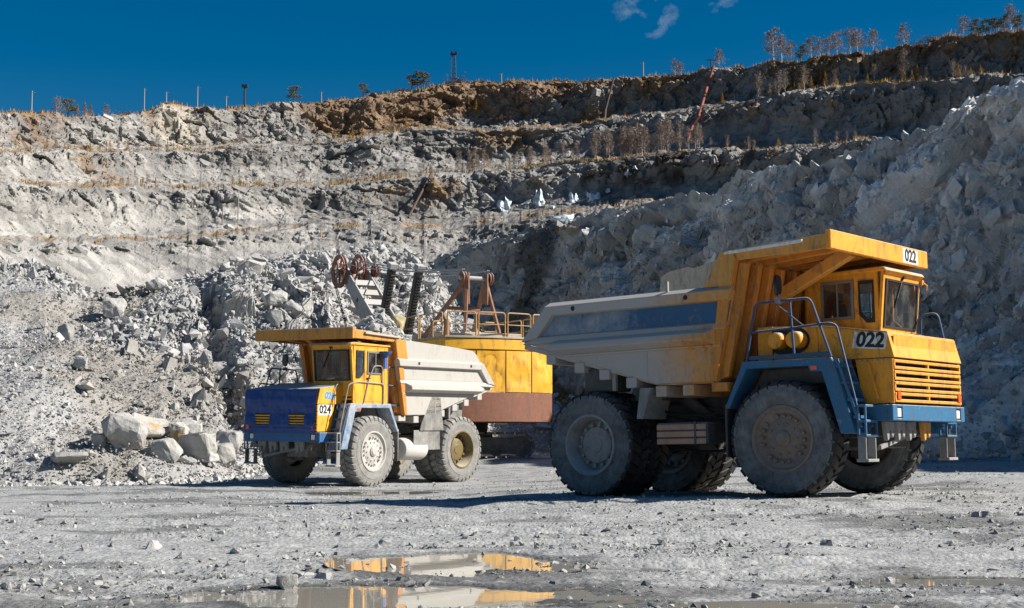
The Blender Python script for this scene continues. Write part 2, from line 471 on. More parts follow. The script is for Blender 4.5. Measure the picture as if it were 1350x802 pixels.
nu, nv = 470, 500
aa = np.linspace(-0.52, 0.52, nu); dd = np.geomspace(6.0, 78.0, nv)
A_, D_ = np.meshgrid(aa, dd, indexing='ij'); gx = (A_ * D_).ravel(); gy = D_.ravel()
gzv = ground_z(gx, gy)
GP = np.stack([gx, gy, gzv], 1)
gn = fbm(GP * np.array([0.35, 0.7, 0]), 4, 40); gn2 = fbm(GP * np.array([1.6, 3.2, 0]), 4, 41)
gc = 0.385 + 0.08 * gn + 0.07 * gn2
wet = np.zeros(len(gx))
for (cx, cy, rx, ry, lv) in PUD:
    wet = np.maximum(wet, smooth01(gzv, lv + 0.030, lv + 0.006) * smooth01(np.sqrt(((gx - cx) / rx) ** 2 + ((gy - cy) / ry) ** 2), 1.7, 1.1))
damp = smooth01(gn + 0.5 * gn2 + np.interp(gy, [9, 14, 20, 34], [0.16, 0.10, -0.10, -0.05]), 0.0, 0.40) * 0.58
gc = gc * (1 - 0.55 * wet) * (1 - damp)
gcol = np.stack([gc * 0.99, gc * 1.0, gc * 0.985], 1)

def ground_mat():
    m, nt, b = new_mat('quarry_ground'); v = coords(nt)
    a = nt.nodes.new('ShaderNodeVertexColor'); a.layer_name = 'col'
    n1 = noise_node(nt, v, 6.0, 6, 0.7); n2 = noise_node(nt, v, 28.0, 5, 0.7)
    vo = nt.nodes.new('ShaderNodeTexVoronoi'); vo.inputs['Scale'].default_value = 17.0; nt.links.new(v, vo.inputs['Vector'])
    sp = nt.nodes.new('ShaderNodeSeparateColor'); nt.links.new(vo.outputs['Color'], sp.inputs[0])
    k = math_node(nt, 'ADD', math_node(nt, 'MULTIPLY', n1, 0.5), math_node(nt, 'ADD', math_node(nt, 'MULTIPLY', n2, 0.3), math_node(nt, 'MULTIPLY', sp.outputs[0], 0.2)))
    g = nt.nodes.new('ShaderNodeCombineColor'); val = mrange(nt, k, 0.3, 0.7, 0.58, 1.28)
    for i in range(3): nt.links.new(val, g.inputs[i])
    nt.links.new(mixc(nt, 1.0, a.outputs['Color'], g.outputs[0], 'MULTIPLY'), b.inputs['Base Color'])
    b.inputs['Roughness'].default_value = 0.88; b.inputs['Specular IOR Level'].default_value = 0.25
    hh = math_node(nt, 'ADD', math_node(nt, 'MULTIPLY', n1, 0.6), math_node(nt, 'SUBTRACT', math_node(nt, 'MULTIPLY', n2, 0.5), math_node(nt, 'MULTIPLY', vo.outputs['Distance'], 0.8)))
    bump(nt, b, hh, 0.6, 0.03)
    return m
GM = ground_mat()
tag(link_mesh('ground', np_mesh('ground', GP, gridF(nu, nv), GM, True, gcol)), kind='structure')
# the quarry floor out to the far walls and behind the camera
qn = 60; qa = np.linspace(-700, 700, qn); QX, QY = np.meshgrid(qa, qa + 350, indexing='ij')
QP = np.stack([QX.ravel(), QY.ravel(), np.full(qn * qn, -0.75)], 1)
tag(link_mesh('quarry_floor', np_mesh('quarry_floor', QP, gridF(qn, qn), GM, True, np.full((qn * qn, 3), 0.38))), kind='structure')

# water
m_w, nt, b = new_mat('puddle_water')
b.inputs['Base Color'].default_value = (0.30, 0.285, 0.245, 1); b.inputs['Roughness'].default_value = 0.02; b.inputs['IOR'].default_value = 1.33; b.inputs['Specular IOR Level'].default_value = 0.5
bump(nt, b, noise_node(nt, coords(nt), 3.0, 3), 0.02, 0.02)
for (cx, cy, rx, ry, lv) in PUD:
    na, nb = 150, 90; wx, wy = np.meshgrid(np.linspace(cx - rx * 1.5, cx + rx * 1.5, na), np.linspace(cy - ry * 1.5, cy + ry * 1.5, nb), indexing='ij'); wx = wx.ravel(); wy = wy.ravel(); low = (ground_z(wx, wy) < lv + 0.004) & (((wx - cx) / rx) ** 2 + ((wy - cy) / ry) ** 2 < 1.96)
    F_ = gridF(na, nb); F_ = F_[low[F_].any(1)]
    if len(F_) == 0: continue
    use = np.unique(F_); mp_ = np.zeros(na * nb, int); mp_[use] = np.arange(len(use))
    me = np_mesh('puddle', np.stack([wx[use], wy[use], np.full(len(use), lv)], 1), mp_[F_], m_w, True)
    tag(link_mesh('puddle', me), kind='structure')

# ---- generic cliff sheet from two or more polylines of points
def poly_interp(keys, n_of):
    """keys: list of (param, Vector); returns function param array -> (n,3)"""
    p = np.array([k[0] for k in keys], float); V = np.array([tuple(k[1]) for k in keys])
    return lambda q: np.stack([np.interp(q, p, V[:, i]) for i in range(3)], 1)
def smooth_keys(u, k, width):
    return u

# ---- far wall of the pit, four benches
RIM = [(-500, 150), (-200, 150), (0, 149), (60, 152), (150, 156), (195, 148), (215, 138), (300, 142), (400, 139), (450, 132), (520, 121), (560, 117), (600, 111), (640, 107), (700, 106), (760, 109), (800, 108), (850, 103), (900, 97), (940, 91), (985, 88), (1010, 80), (1070, 79), (1100, 73), (1150, 70), (1180, 64), (1220, 58), (1240, 50), (1280, 45), (1350, 42), (1550, 38), (1850, 30)]
LC = [(-500, 205), (0, 200), (67, 199), (135, 201), (236, 201), (290, 199), (370, 193), (450, 186), (498, 179), (557, 169), (650, 172), (750, 166), (850, 152), (938, 141), (1044, 122), (1167, 108), (1350, 98), (1850, 90)]
LB = [(-500, 240), (0, 241), (61, 245), (158, 248), (269, 250), (400, 246), (450, 244), (519, 234), (575, 229), (704, 221), (749, 215), (850, 207), (902, 200), (995, 198), (1044, 195), (1146, 187), (1350, 172), (1850, 160)]
LA = [(-500, 322), (0, 320), (135, 319), (219, 316), (269, 312), (350, 306), (435, 301), (637, 297), (714, 284), (850, 270), (930, 262), (1050, 250), (1350, 230), (1850, 215)]
KD = [(-500, 0.50), (-200, 0.62), (0, 0.72), (200, 0.88), (400, 0.97), (600, 1.0), (800, 0.97), (950, 0.91), (1100, 0.82), (1350, 0.68), (1550, 0.58), (1850, 0.45)]
def ip(T, x): return np.interp(x, [t[0] for t in T], [t[1] for t in T])
cpx = np.concatenate([np.linspace(-500, -12, 40), np.linspace(-10, 1360, 610), np.linspace(1362, 1850, 40)])
kd = ip(KD, cpx)
def ring(py, dist):
    d = dist * kd; a, b = ray(cpx, py); return np.stack([a * d, d, CAM_Z + b * d], 1)
RA, RB, RC, RD = ring(ip(LA, cpx), 330), ring(ip(LB, cpx), 372), ring(ip(LC, cpx), 412), ring(ip(RIM, cpx), 452)
jit = lambda s, f, a: (fbm(np.stack([cpx * f, np.zeros_like(cpx), np.zeros_like(cpx)], 1), 4, s) * a)
for R_, s_ in ((RA, 1), (RB, 2), (RC, 3), (RD, 4)):
    R_[:, 2] += jit(s_, 0.02, 0.8) + jit(s_ + 10, 0.10, 0.5)
Base = ring(np.full_like(cpx, 408.0), 288); Foot = ring(np.full_like(cpx, 600.0), 240); Foot[:, 2] = -2.0
def back(R_, by, dz=0.0):
    o = R_.copy(); d = R_[:, 1] + by; o[:, 0] *= d / R_[:, 1]; o[:, 1] = d; o[:, 2] += dz; return o
segs = [(Foot, Base, 6, 5), (Base, RA, 74, 0), (RA, back(RA, 20, 4.2), 12, 1), (back(RA, 20, 4.2), RB, 62, 2), (RB, back(RB, 20, 4.6), 12, 1), (back(RB, 20, 4.6), RC, 62, 3), (RC, back(RC, 20, 5.0), 12, 1), (back(RC, 20, 5.0), RD, 66, 4), (RD, back(RD, 25, -1.0), 5, 5), (back(RD, 25, -1.0), back(RD, 240, -22), 6, 5)]
rows = []; kind_ = []; tt = []
for k, (P0, P1, n, kk) in enumerate(segs):
    for i in range(n + (1 if k == len(segs) - 1 else 0)):
        t = i / n
        if kk in (0, 2, 3, 4):       # talus below, steep rock above
            th = t ** 1.25; tz = t
            row = P0 + (P1 - P0) * np.array([0, 0, 1]) * tz + (P1 - P0) * np.array([1, 1, 0]) * ((t + 0.80 * math.sin(2 * math.pi * t) / (2 * math.pi)) if kk else (t + 0.25 * math.sin(2 * math.pi * t) / (2 * math.pi)))
        else: row = P0 + (P1 - P0) * t
        rows.append(row); kind_.append(kk); tt.append(t)
FW = np.stack(rows, 1); nr = FW.shape[1]; nc = FW.shape[0]
kk = np.repeat(np.array(kind_)[None], nc, 0).ravel(); tv = np.repeat(np.array(tt)[None], nc, 0).ravel(); pxv = np.repeat(cpx[:, None], nr, 1).ravel()
P = FW.reshape(-1, 3).copy()
face = np.where((kk == 1) | (kk == 5), 0.0, 1.0)
fade = face * smooth01(tv, 0.0, 0.10) * np.where(kk == 0, 1, 1)
fadeT = face * (1 - 0.75 * smooth01(tv, 0.88, 1.0))
# lower bench: loose scree, little relief on the left and middle
scree = np.where(kk == 0, smooth01(pxv, 760, 560), 0.0) * smooth01(tv, 0.95, 0.7)
scree = np.maximum(scree, np.where(kk == 2, smooth01(fbm(np.stack([pxv * 0.006, tv * 0.7, 0 * tv], 1), 3, 77), 0.0, 0.3) * smooth01(tv, 0.75, 0.3), 0) * 0.8)
scree = np.maximum(scree, np.where((kk == 2) | (kk == 3), smooth01(tv + 0.35 * fbm(np.stack([pxv * 0.012, tv * 1.5, 0 * tv], 1), 3, 78), 0.55, 0.30) * 0.75, 0))
amp = fade * fadeT * (1 - 0.78 * scree)
Pw = P + np.stack([fbm(P * 0.05, 3, 201), fbm(P * 0.05, 3, 202), fbm(P * 0.05, 3, 203)], 1) * 5
big = fbm(P * np.array([0.022, 0.022, 0.010]), 4, 51, ridged=True) * 4.5 + fbm(P * np.array([0.07, 0.07, 0.02]), 3, 52) * 3.0
b1, e1, o1 = blocks(Pw * np.array([0.085, 0.085, 0.12]), 61); b2, e2, o2 = blocks(Pw * np.array([0.24, 0.24, 0.34]) + 5, 71); b3, e3, o3 = blocks(P * 0.55 + 9, 81)
b4, e4, o4 = blocks(P * 1.1 + 31, 85)
rill = fbm(P * np.array([0.30, 0.05, 0.035]), 4, 55) * 1.2
disp = big * (0.35 + 0.65 * (1 - scree)) * fade * fadeT + amp * (b1 * 2.3 + b2 * 1.2 + b3 * 0.60 + b4 * 0.22 + np.where(kk == 0, 0.1, 0.6) * rill) + scree * face * fade * fadeT * (fbm(P * 0.12, 4, 58) * 1.1 + np.where(kk == 0, 0.0, 1.0) * rill * 0.35)
ux, uy = P[:, 0] / np.hypot(P[:, 0], P[:, 1]), P[:, 1] / np.hypot(P[:, 0], P[:, 1])
P[:, 0] -= ux * disp; P[:, 1] -= uy * disp
P[:, 2] += amp * (b2 * 0.5 + b3 * 0.35) + (1 - face) * (fbm(P * np.array([0.3, 0.12, 0.3]), 4, 57, 0.65) * 1.3)
# colours of the rock itself
g0 = 0.235 + 0.035 * o1 + 0.06 * o2 + 0.03 * o3 + 0.05 * fbm(P * 0.03, 3, 91)
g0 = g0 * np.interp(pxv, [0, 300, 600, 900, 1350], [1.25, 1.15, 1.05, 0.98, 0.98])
g0 = np.where(kk == 0, g0 * 1.0, g0)
g0 = g0 * (1 + 0.12 * scree)
col = np.stack([g0 * 1.02, g0 * 0.985, g0 * 0.93], 1)
n_st = fbm(P * np.array([0.03, 0.03, 0.05]), 5, 93, 0.65) * 1.3; hgt = np.where(kk == 4, 0.30 + 0.55 * tv, np.where(kk == 3, 0.05, np.where(kk == 2, -0.10, -0.22)))
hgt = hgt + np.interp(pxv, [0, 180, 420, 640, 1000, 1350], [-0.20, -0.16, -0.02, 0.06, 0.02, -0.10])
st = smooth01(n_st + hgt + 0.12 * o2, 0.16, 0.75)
brown = np.stack([0.20 + 0.03 * o2, 0.115 + 0.02 * o2, 0.052 + 0 * o2], 1)
col = col * (1 - 0.80 * st[:, None]) + brown * 0.80 * st[:, None]
# pale fresh faces on the left top, dark wet seep in the middle right
pale = smooth01(fbm(P * 0.035, 3, 95) + np.interp(pxv, [180, 230, 330], [-0.3, 0.35, -0.4]), 0.15, 0.4) * np.where(kk == 4, 1, 0)
col = col * (1 - pale[:, None] * 0.6) + np.array([0.52, 0.47, 0.38]) * pale[:, None] * 0.6
seep = smooth01(fbm(P * np.array([0.10, 0.10, 0.03]), 4, 97) + np.interp(pxv, [680, 740, 800, 900, 960], [-0.6, 0.0, 0.45, 0.35, -0.6]), 0.05, 0.4) * np.where(kk == 2, smooth01(tv, 0.1, 0.4), 0)
col = col * (1 - 0.9 * seep[:, None]) + np.array([0.035, 0.022, 0.012]) * 0.9 * seep[:, None]
# dry turf on the shelves and along the rim
turf = np.where((kk == 1), smooth01(fbm(P * np.array([0.16, 0.08, 0.16]), 4, 98, 0.7), -0.05, 0.35) * 0.7, 0.0); turf = np.maximum(turf, np.where((kk == 5) & (P[:, 1] > 200) & (P[:, 2] > 30), 1.0, 0)); turf = np.maximum(turf, np.where(kk == 4, smooth01(tv, 0.93, 1.0) * 0.9, 0)); turf = np.maximum(turf, np.where((kk == 2) | (kk == 3) | (kk == 0), smooth01(tv, 0.985, 1.0) * 0.35, 0))
col = col * (1 - turf[:, None]) + np.array([0.27, 0.165, 0.065]) * turf[:, None]
ROCKM = rock_mat('pit_wall_rock', scale=0.35, bump_s=0.9, bump_d=0.5)
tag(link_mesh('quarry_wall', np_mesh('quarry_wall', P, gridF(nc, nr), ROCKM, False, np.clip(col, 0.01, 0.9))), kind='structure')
FWP = P.reshape(nc, nr, 3); FWC = np.clip(col, 0.01, 0.9).reshape(nc, nr, 3); FWK = kk.reshape(nc, nr); FWT = tv.reshape(nc, nr); FWS = scree.reshape(nc, nr)
row_of = {}
acc = 0
for nm, (_, _, n, _) in zip(('foot', 'f0', 'sA', 'f1', 'sB', 'f2', 'sC', 'f3', 'rim', 'plateau'), segs):
    row_of[nm] = (acc, acc + n); acc += n
def wall_pt(px, name, t):
    i = int(np.argmin(np.abs(cpx - px))); a, b = row_of[name]; return Vector(FWP[i, min(a + int(round((b - a) * t)), nr - 1)])

# ---- near cliff on the right
E_keys = [(560, 342, 121, 102), (600, 330, 116, 97), (660, 318, 108, 91), (700, 300, 104, 88), (745, 297, 100, 84.5), (800, 285, 97, 82), (850, 271, 93, 78), (900, 257, 89.5, 74.5), (938, 239, 87, 72), (991, 226, 82.5, 67.5), (1040, 215, 79, 64), (1060, 219, 77.5, 62.5), (1100, 207, 75.5, 60), (1146, 185, 73, 57), (1179, 175, 71, 55), (1264, 147, 66, 51), (1350, 126, 61, 46.5)]
cr = []; to = []
for px, py, d1, d0 in E_keys:
    cr.append((px, at(px, py, d1))); a, _ = ray(px, 400); to.append((px, Vector((a * d0, d0, gz1(a * d0, d0) - 0.25))))
cdir = Vector((26.6, -54, 0)).normalized()
for k, L, up_ in ((1500, 9, 3.6), (1700, 22, 1.2), (2000, 45, 0.0), (2300, 75, -2.0)):  # crest out of view, raised so that its shadow reaches the shovel
    cr.append((k, cr[16][1] + cdir * L + Vector((0, 0, up_)))); to.append((k, to[16][1] + cdir * L))
q = np.concatenate([np.linspace(560, 1360, 570), np.linspace(1364, 2300, 100)])
Tc, Cc = poly_interp(to, 0)(q), poly_interp(cr, 0)(q)
jq = lambda s, f, a: fbm(np.stack([q * f, 0 * q, 0 * q], 1), 4, s) * a
Cc[:, 2] += jq(301, 0.03, 0.5) + jq(302, 0.15, 0.25)
nrow = 245; rows = []; tl = []
for i in range(nrow):
    t = i / (nrow - 1); rows.append(Tc + (Cc - Tc) * np.array([0, 0, 1]) * (t ** 1.12) + (Cc - Tc) * np.array([1, 1, 0]) * (1 - (1 - t) ** 1.15)); tl.append(t)
outw = np.array([0.88, 0.47, 0.0])
for by, dz in ((1.5, -0.7), (6, -1.2), (14, -1.0), (26, -1.2), (40, -14)):
    rows.append(Cc + outw * by + np.array([0, 0, dz])); tl.append(1.0 + by)
CL = np.stack(rows, 1); nc2, nr2 = CL.shape[:2]
P = CL.reshape(-1, 3).copy(); tv = np.repeat(np.array(tl)[None], nc2, 0).ravel(); qv = np.repeat(q[:, None], nr2, 1).ravel()
onf = (tv <= 1.0).astype(float); fd = onf * smooth01(tv, 0.0, 0.05) * (1 - 0.6 * smooth01(tv, 0.93, 1.0))
talus = smooth01(tv, 0.34, 0.16) * smooth01(fbm(np.stack([qv * 0.008, tv, 0 * tv], 1), 3, 310) + np.interp(qv, [900, 1200, 1350, 1700], [-0.3, 0.1, 0.5, 0.5]), -0.1, 0.3)
Rm = np.array(Euler((0.5, 0.35, 0.4)).to_matrix())
W = P + np.stack([fbm(P * 0.25, 3, 321), fbm(P * 0.25, 3, 322), fbm(P * 0.25, 3, 323)], 1) * 1.6
Q = W @ Rm.T
sa = Vector((-0.44 * 0.8, 0.9 * 0.8, -0.6)).normalized(); sc_ = Vector((-0.80, -0.40, 0.45)).normalized(); sb = sc_.cross(sa).normalized(); SL = np.array([tuple(sa), tuple(sb), tuple(sc_)])
S0 = W @ SL.T
c0, x0_, i0 = blocks(S0 * np.array([0.055, 0.30, 0.15]), 335, 1.2, 0.30); c5, x5_, i5 = blocks(S0 * np.array([0.16, 0.75, 0.35]) + 5, 337, 1.1, 0.30)
big = fbm(P * np.array([0.07, 0.07, 0.05]), 4, 331, ridged=True) * 1.8 + fbm(P * 0.16, 3, 332) * 0.9
c1, x1, i1 = blocks(Q * np.array([0.22, 0.30, 0.50]), 341, 1.0, 0.25); c2, x2, i2 = blocks(Q * np.array([0.50, 0.70, 1.0]) + 3, 351, 1.1, 0.22); c3, x3, i3 = blocks((P @ Rm.T) * np.array([1.3, 1.7, 2.3]) + 7, 361, 1.0, 0.24)
am = 1 - 0.8 * talus
disp = fd * (big + am * (c0 * 1.4 - 0.9 * smooth01(x0_, 0.10, 0.0) - 0.35 * smooth01(x5_, 0.10, 0.0) + c5 * 0.55 + c1 * 0.50 + c2 * 0.34 + c3 * 0.19) + fbm(P * 1.1, 4, 371) * 0.14)
nd = np.array([-0.80, -0.40, 0.45]); P += nd[None] * disp[:, None]
P[:, 2] += (1 - onf) * fbm(P * 0.8, 3, 381) * 0.2
g0 = 0.55 + 0.10 * i1 + 0.10 * i2 + 0.06 * i3 + 0.05 * fbm(P * 0.15, 3, 391)
g0 = g0 * np.interp(qv, [560, 720, 1000, 1150, 1350], [0.66, 0.72, 0.88, 1.05, 1.05])
g0 = g0 * (1 + 0.40 * fbm(S0 * np.array([0.05, 0.45, 0.3]), 4, 399) + 0.14 * i0 + 0.10 * i5)
col = np.stack([g0, g0 * 0.99, g0 * 0.96], 1)
st = smooth01(fbm(P * 0.30, 4, 393), 0.28, 0.45) * smooth01(fbm(P * 0.07, 2, 394), 0.0, 0.3)
col = col * (1 - 0.6 * st[:, None]) + np.array([0.30, 0.19, 0.07]) * 0.6 * st[:, None]
wt = smooth01(fbm(P * np.array([0.2, 0.2, 0.12]), 3, 395) + np.interp(qv, [600, 680, 730, 790, 850], [-0.4, 0.1, 0.3, 0.1, -0.5]), 0.15, 0.5)
col *= (1 - 0.65 * wt[:, None])
CLIFFM = rock_mat('cliff_rock', scale=2.6, bump_s=0.8, bump_d=0.09)
tag(link_mesh('cliff', np_mesh('cliff', P, gridF(nc2, nr2), CLIFFM, False, np.clip(col, 0.02, 0.9))), kind='structure')
CLP = P.reshape(nc2, nr2, 3); CLC = col.reshape(nc2, nr2, 3)

# ---- blasted rubble pile on the left
R_keys = [(-500, 338, 66, 42), (-200, 345, 68, 44), (-40, 352, 71, 46), (0, 356, 72, 46.3), (60, 352, 72, 46.6), (110, 376, 72, 47), (160, 386, 72, 47.2), (215, 373, 73, 47.8), (270, 362, 75, 49), (330, 346, 76, 51), (380, 340, 77.5, 54), (450, 334, 80, 60), (500, 331, 83, 63), (540, 341, 84, 66), (580, 372, 84, 68), (612, 420, 83, 69), (640, 455, 80, 70), (700, 510, 76, 71), (760, 560, 75, 71.5)]
cr = []; to = []
for px, py, d1, d0 in R_keys:
    cr.append((px, at(px, py, d1))); a, _ = ray(px, 400); to.append((px, Vector((a * d0, d0, gz1(a * d0, d0) - 0.20))))
rq = np.concatenate([np.linspace(-500, -20, 90), np.linspace(-18, 760, 470)])
RTf, RCf = poly_interp(to, 0), poly_interp(cr, 0)
Tc, Cc = RTf(rq), RCf(rq)
RBULGE = 0.9
nrow = 225; rows = []; tl = []
for i in range(nrow):
    t = i / (nrow - 1); rows.append(Tc + (Cc - Tc) * np.array([0, 0, 1]) * (t ** RBULGE) + (Cc - Tc) * np.array([1, 1, 0]) * t); tl.append(t)
for by, dz in ((3, -0.6), (8, -3), (20, -9), (34, -13)):
    d = Cc[:, 1] + by; o = Cc.copy(); o[:, 0] *= d / Cc[:, 1]; o[:, 1] = d; o[:, 2] = np.maximum(Cc[:, 2] + dz, -0.7); rows.append(o); tl.append(1 + by)
RU = np.stack(rows, 1); nc3, nr3 = RU.shape[:2]
P = RU.reshape(-1, 3).copy(); tv = np.repeat(np.array(tl)[None], nc3, 0).ravel(); qv = np.repeat(rq[:, None], nr3, 1).ravel()
fd = smooth01(tv, 0.0, 0.06) * np.where(tv <= 1, 1 - 0.35 * smooth01(tv, 0.93, 1.0), 0.6)
coarse = smooth01(tv + np.interp(qv, [0, 200, 300, 450], [-0.25, -0.05, 0.25, 0.4]) + 0.5 * fbm(P * 0.10, 3, 401), 0.35, 0.75)
big = fbm(P * 0.10, 4, 411) * 1.5 + fbm(P * 0.28, 3, 412) * 0.55
c1, x1, i1 = blocks(P * 0.55 + 2, 421, 1.0); c2, x2, i2 = blocks(P * 1.3 + 4, 431, 1.0)
gully = -1.3 * smooth01(np.abs(qv - np.interp(tv, [0, 0.5, 1], [330, 290, 262])), 26, 4) * smooth01(tv, 0.05, 0.3) * smooth01(tv, 1.0, 0.75)
disp = fd * (big + gully + coarse * (c1 * 0.55 + c2 * 0.22) + fbm(P * 2.4, 4, 441) * 0.10)
nd = np.array([0.15, -0.62, 0.77]); P += nd[None] * disp[:, None]
g0 = 0.39 + 0.05 * i1 * coarse + 0.04 * i2 * coarse + 0.05 * fbm(P * 0.2, 4, 451)
dirt = smooth01(fbm(P * np.array([0.14, 0.14, 0.09]), 4, 461) + np.interp(qv, [0, 80, 180, 330, 420], [-0.15, 0.05, 0.22, 0.10, -0.15]) - 0.5 * np.abs(tv - 0.62), 0.02, 0.34)
col = np.stack([g0, g0 * 0.99, g0 * 0.965], 1); col = col * (1 - 0.45 * dirt[:, None]) + np.array([0.26, 0.225, 0.175]) * 0.45 * dirt[:, None]
RUBM = rock_mat('rubble_rock', scale=2.2, bump_s=0.9, bump_d=0.08)
tag(link_mesh('rubble_pile', np_mesh('rubble_pile', P, gridF(nc3, nr3), RUBM, False, np.clip(col, 0.02, 0.9))), kind='structure')
RUP = P.reshape(nc3, nr3, 3); RDIRT = dirt.reshape(nc3, nr3); RCO = coarse.reshape(nc3, nr3)

# ------------------------------------------------------------------ loose stones
def hull_rock(seed, npts=14, sx=1.0, sy=0.8, sz=0.6, cut=0.5):
    """unit angular stone, triangles"""
    r = random.Random(seed); bm = bmesh.new()
    for _ in range(npts):
        v = Vector((r.uniform(-1, 1), r.uniform(-1, 1), r.uniform(-1, 1)))
        m = max(abs(v.x), abs(v.y), abs(v.z)); v = v * (0.62 / m + 0.38 / v.length) * r.uniform(0.78, 1.0)
        bm.verts.new((v.x * sx * 0.5, v.y * sy * 0.5, v.z * sz * 0.5))
    res = bmesh.ops.convex_hull(bm, input=bm.verts)
    bmesh.ops.delete(bm, geom=[g for g in res['geom_interior'] if isinstance(g, bmesh.types.BMVert)], context='VERTS')
    bmesh.ops.triangulate(bm, faces=bm.faces)
    bm.verts.index_update()
    V = np.array([tuple(v.co) for v in bm.verts]); F = np.array([[v.index for v in f.verts] for f in bm.faces]); bm.free()
    return V, F
SM_ROCKS = [hull_rock(s, 9, 1.0, random.Random(s).uniform(0.6, 0.95), random.Random(s + 50).uniform(0.4, 0.75)) for s in range(14)]
def rand_rot(n, rng, flat=0.5):
    a = rng.uniform(0, 2 * np.pi, n); tx = rng.normal(0, flat, n); ty = rng.normal(0, flat, n)
    ca, sa = np.cos(a), np.sin(a); Z = np.zeros((n, 3, 3)); Z[:, 0, 0] = ca; Z[:, 0, 1] = -sa; Z[:, 1, 0] = sa; Z[:, 1, 1] = ca; Z[:, 2, 2] = 1
    cx, sx = np.cos(tx), np.sin(tx); X = np.zeros((n, 3, 3)); X[:, 0, 0] = 1; X[:, 1, 1] = cx; X[:, 1, 2] = -sx; X[:, 2, 1] = sx; X[:, 2, 2] = cx
    cy, sy = np.cos(ty), np.sin(ty); Yy = np.zeros((n, 3, 3)); Yy[:, 1, 1] = 1; Yy[:, 0, 0] = cy; Yy[:, 0, 2] = sy; Yy[:, 2, 0] = -sy; Yy[:, 2, 2] = cy
    return X @ Yy @ Z
def scatter(name, pts, size, colr, mat, flat=0.6, variants=SM_ROCKS, parent=None, common=None):
    rng = np.random.default_rng(len(pts) + 3); n = len(pts); which = rng.integers(0, len(variants), n); R = rand_rot(n, rng, flat)
    if common is not None:
        a = rng.normal(0, 0.45, n); Z = np.zeros((n, 3, 3)); Z[:, 0, 0] = np.cos(a); Z[:, 0, 1] = -np.sin(a); Z[:, 1, 0] = np.sin(a); Z[:, 1, 1] = np.cos(a); Z[:, 2, 2] = 1
        T = np.zeros((n, 3, 3)); b_ = rng.normal(0, 0.25, n); T[:, 0, 0] = 1; T[:, 1, 1] = np.cos(b_); T[:, 1, 2] = -np.sin(b_); T[:, 2, 1] = np.sin(b_); T[:, 2, 2] = np.cos(b_); R = np.einsum('ij,njk,nkl->nil', common, T, Z)
    VV, FF, CC = [], [], []; off = 0
    for k, (V, F) in enumerate(variants):
        m = which == k; c = m.sum()
        if not c: continue
        W = np.einsum('nij,vj->nvi', R[m], V) * size[m][:, None, None] + pts[m][:, None, :]
        VV.append(W.reshape(-1, 3)); FF.append((F[None] + (np.arange(c) * len(V))[:, None, None]).reshape(-1, 3) + off); off += c * len(V)
        CC.append(np.repeat(colr[m], len(V), 0))
    return link_mesh(name, np_mesh(name, np.concatenate(VV), np.concatenate(FF), mat, False, np.concatenate(CC)), parent)
STONEM = rock_mat('loose_stone', scale=6.0, bump_s=0.5, bump_d=0.03)
def grey(n, rng, a, b, warm=0.93):
    g = rng.uniform(a, b, n); return np.stack([g, g * 0.985, g * warm], 1)

# rubble cover
rng = np.random.default_rng(21); N = 31000
ui = rng.integers(90, nc3 - 1, N); vi = np.minimum((rng.random(N) ** 1.25 * 226).astype(int), nr3 - 3)
fu = rng.random(N)[:, None]; pts = RUP[ui, vi] * (1 - fu) + RUP[ui + 1, vi] * fu
pts = pts + rng.normal(0, 0.12, pts.shape)
co = RCO[ui, vi]; size = (0.12 + 0.085 * rng.pareto(2.6, N)) * (0.72 + 0.85 * co) * (0.7 + 0.3 * rng.random(N)); size = np.clip(size, 0.10, 1.1)
pts[:, 2] += size * 0.10
di = RDIRT[ui, vi][:, None]; cc = grey(N, rng, 0.28, 0.52, 0.97) * (1 - 0.35 * di) + np.array([0.25, 0.21, 0.15]) * 0.35 * di
tag(scatter('rubble', pts, size, cc, STONEM, 0.8), 'pale grey broken stone covering the rubble slope behind the trucks', 'rubble', kind='stuff')
# toe of the rubble and stones strewn in front of it
N = 7000; px = rng.uniform(-60, 740, N); t = rng.gamma(1.2, 1.3, N); base = RTf(px); d = base[:, 1] - t + 1.2; x = base[:, 0] * d / base[:, 1]
size = np.clip(0.06 + 0.07 * rng.pareto(2.3, N), 0.05, 0.45) * np.interp(t, [0, 2, 6], [1.3, 0.9, 0.5]); pts = np.stack([x, d, ground_z(x, d) + size * 0.12], 1)
tag(scatter('toe_stone', pts, size, grey(N, rng, 0.36, 0.56), STONEM, 0.6), 'small stones spilled along the foot of the rubble pile', 'stones', kind='stuff')
# cliff talus, right
N = 9000; ui = np.clip((rng.beta(1.5, 1.0, N) * 610).astype(int) + 40, 0, nc2 - 2); vi = (rng.random(N) ** 2.0 * 122).astype(int)
pts = CLP[ui, vi] + rng.normal(0, 0.10, (N, 3)); size = np.clip((0.10 + 0.09 * rng.pareto(2.3, N)), 0.08, 0.9); pts[:, 2] += size * 0.1
tag(scatter('talus', pts, size, grey(N, rng, 0.36, 0.60, 0.96), STONEM, 0.8), 'grey broken stone lying at the foot of the shaded cliff', 'talus', kind='stuff')
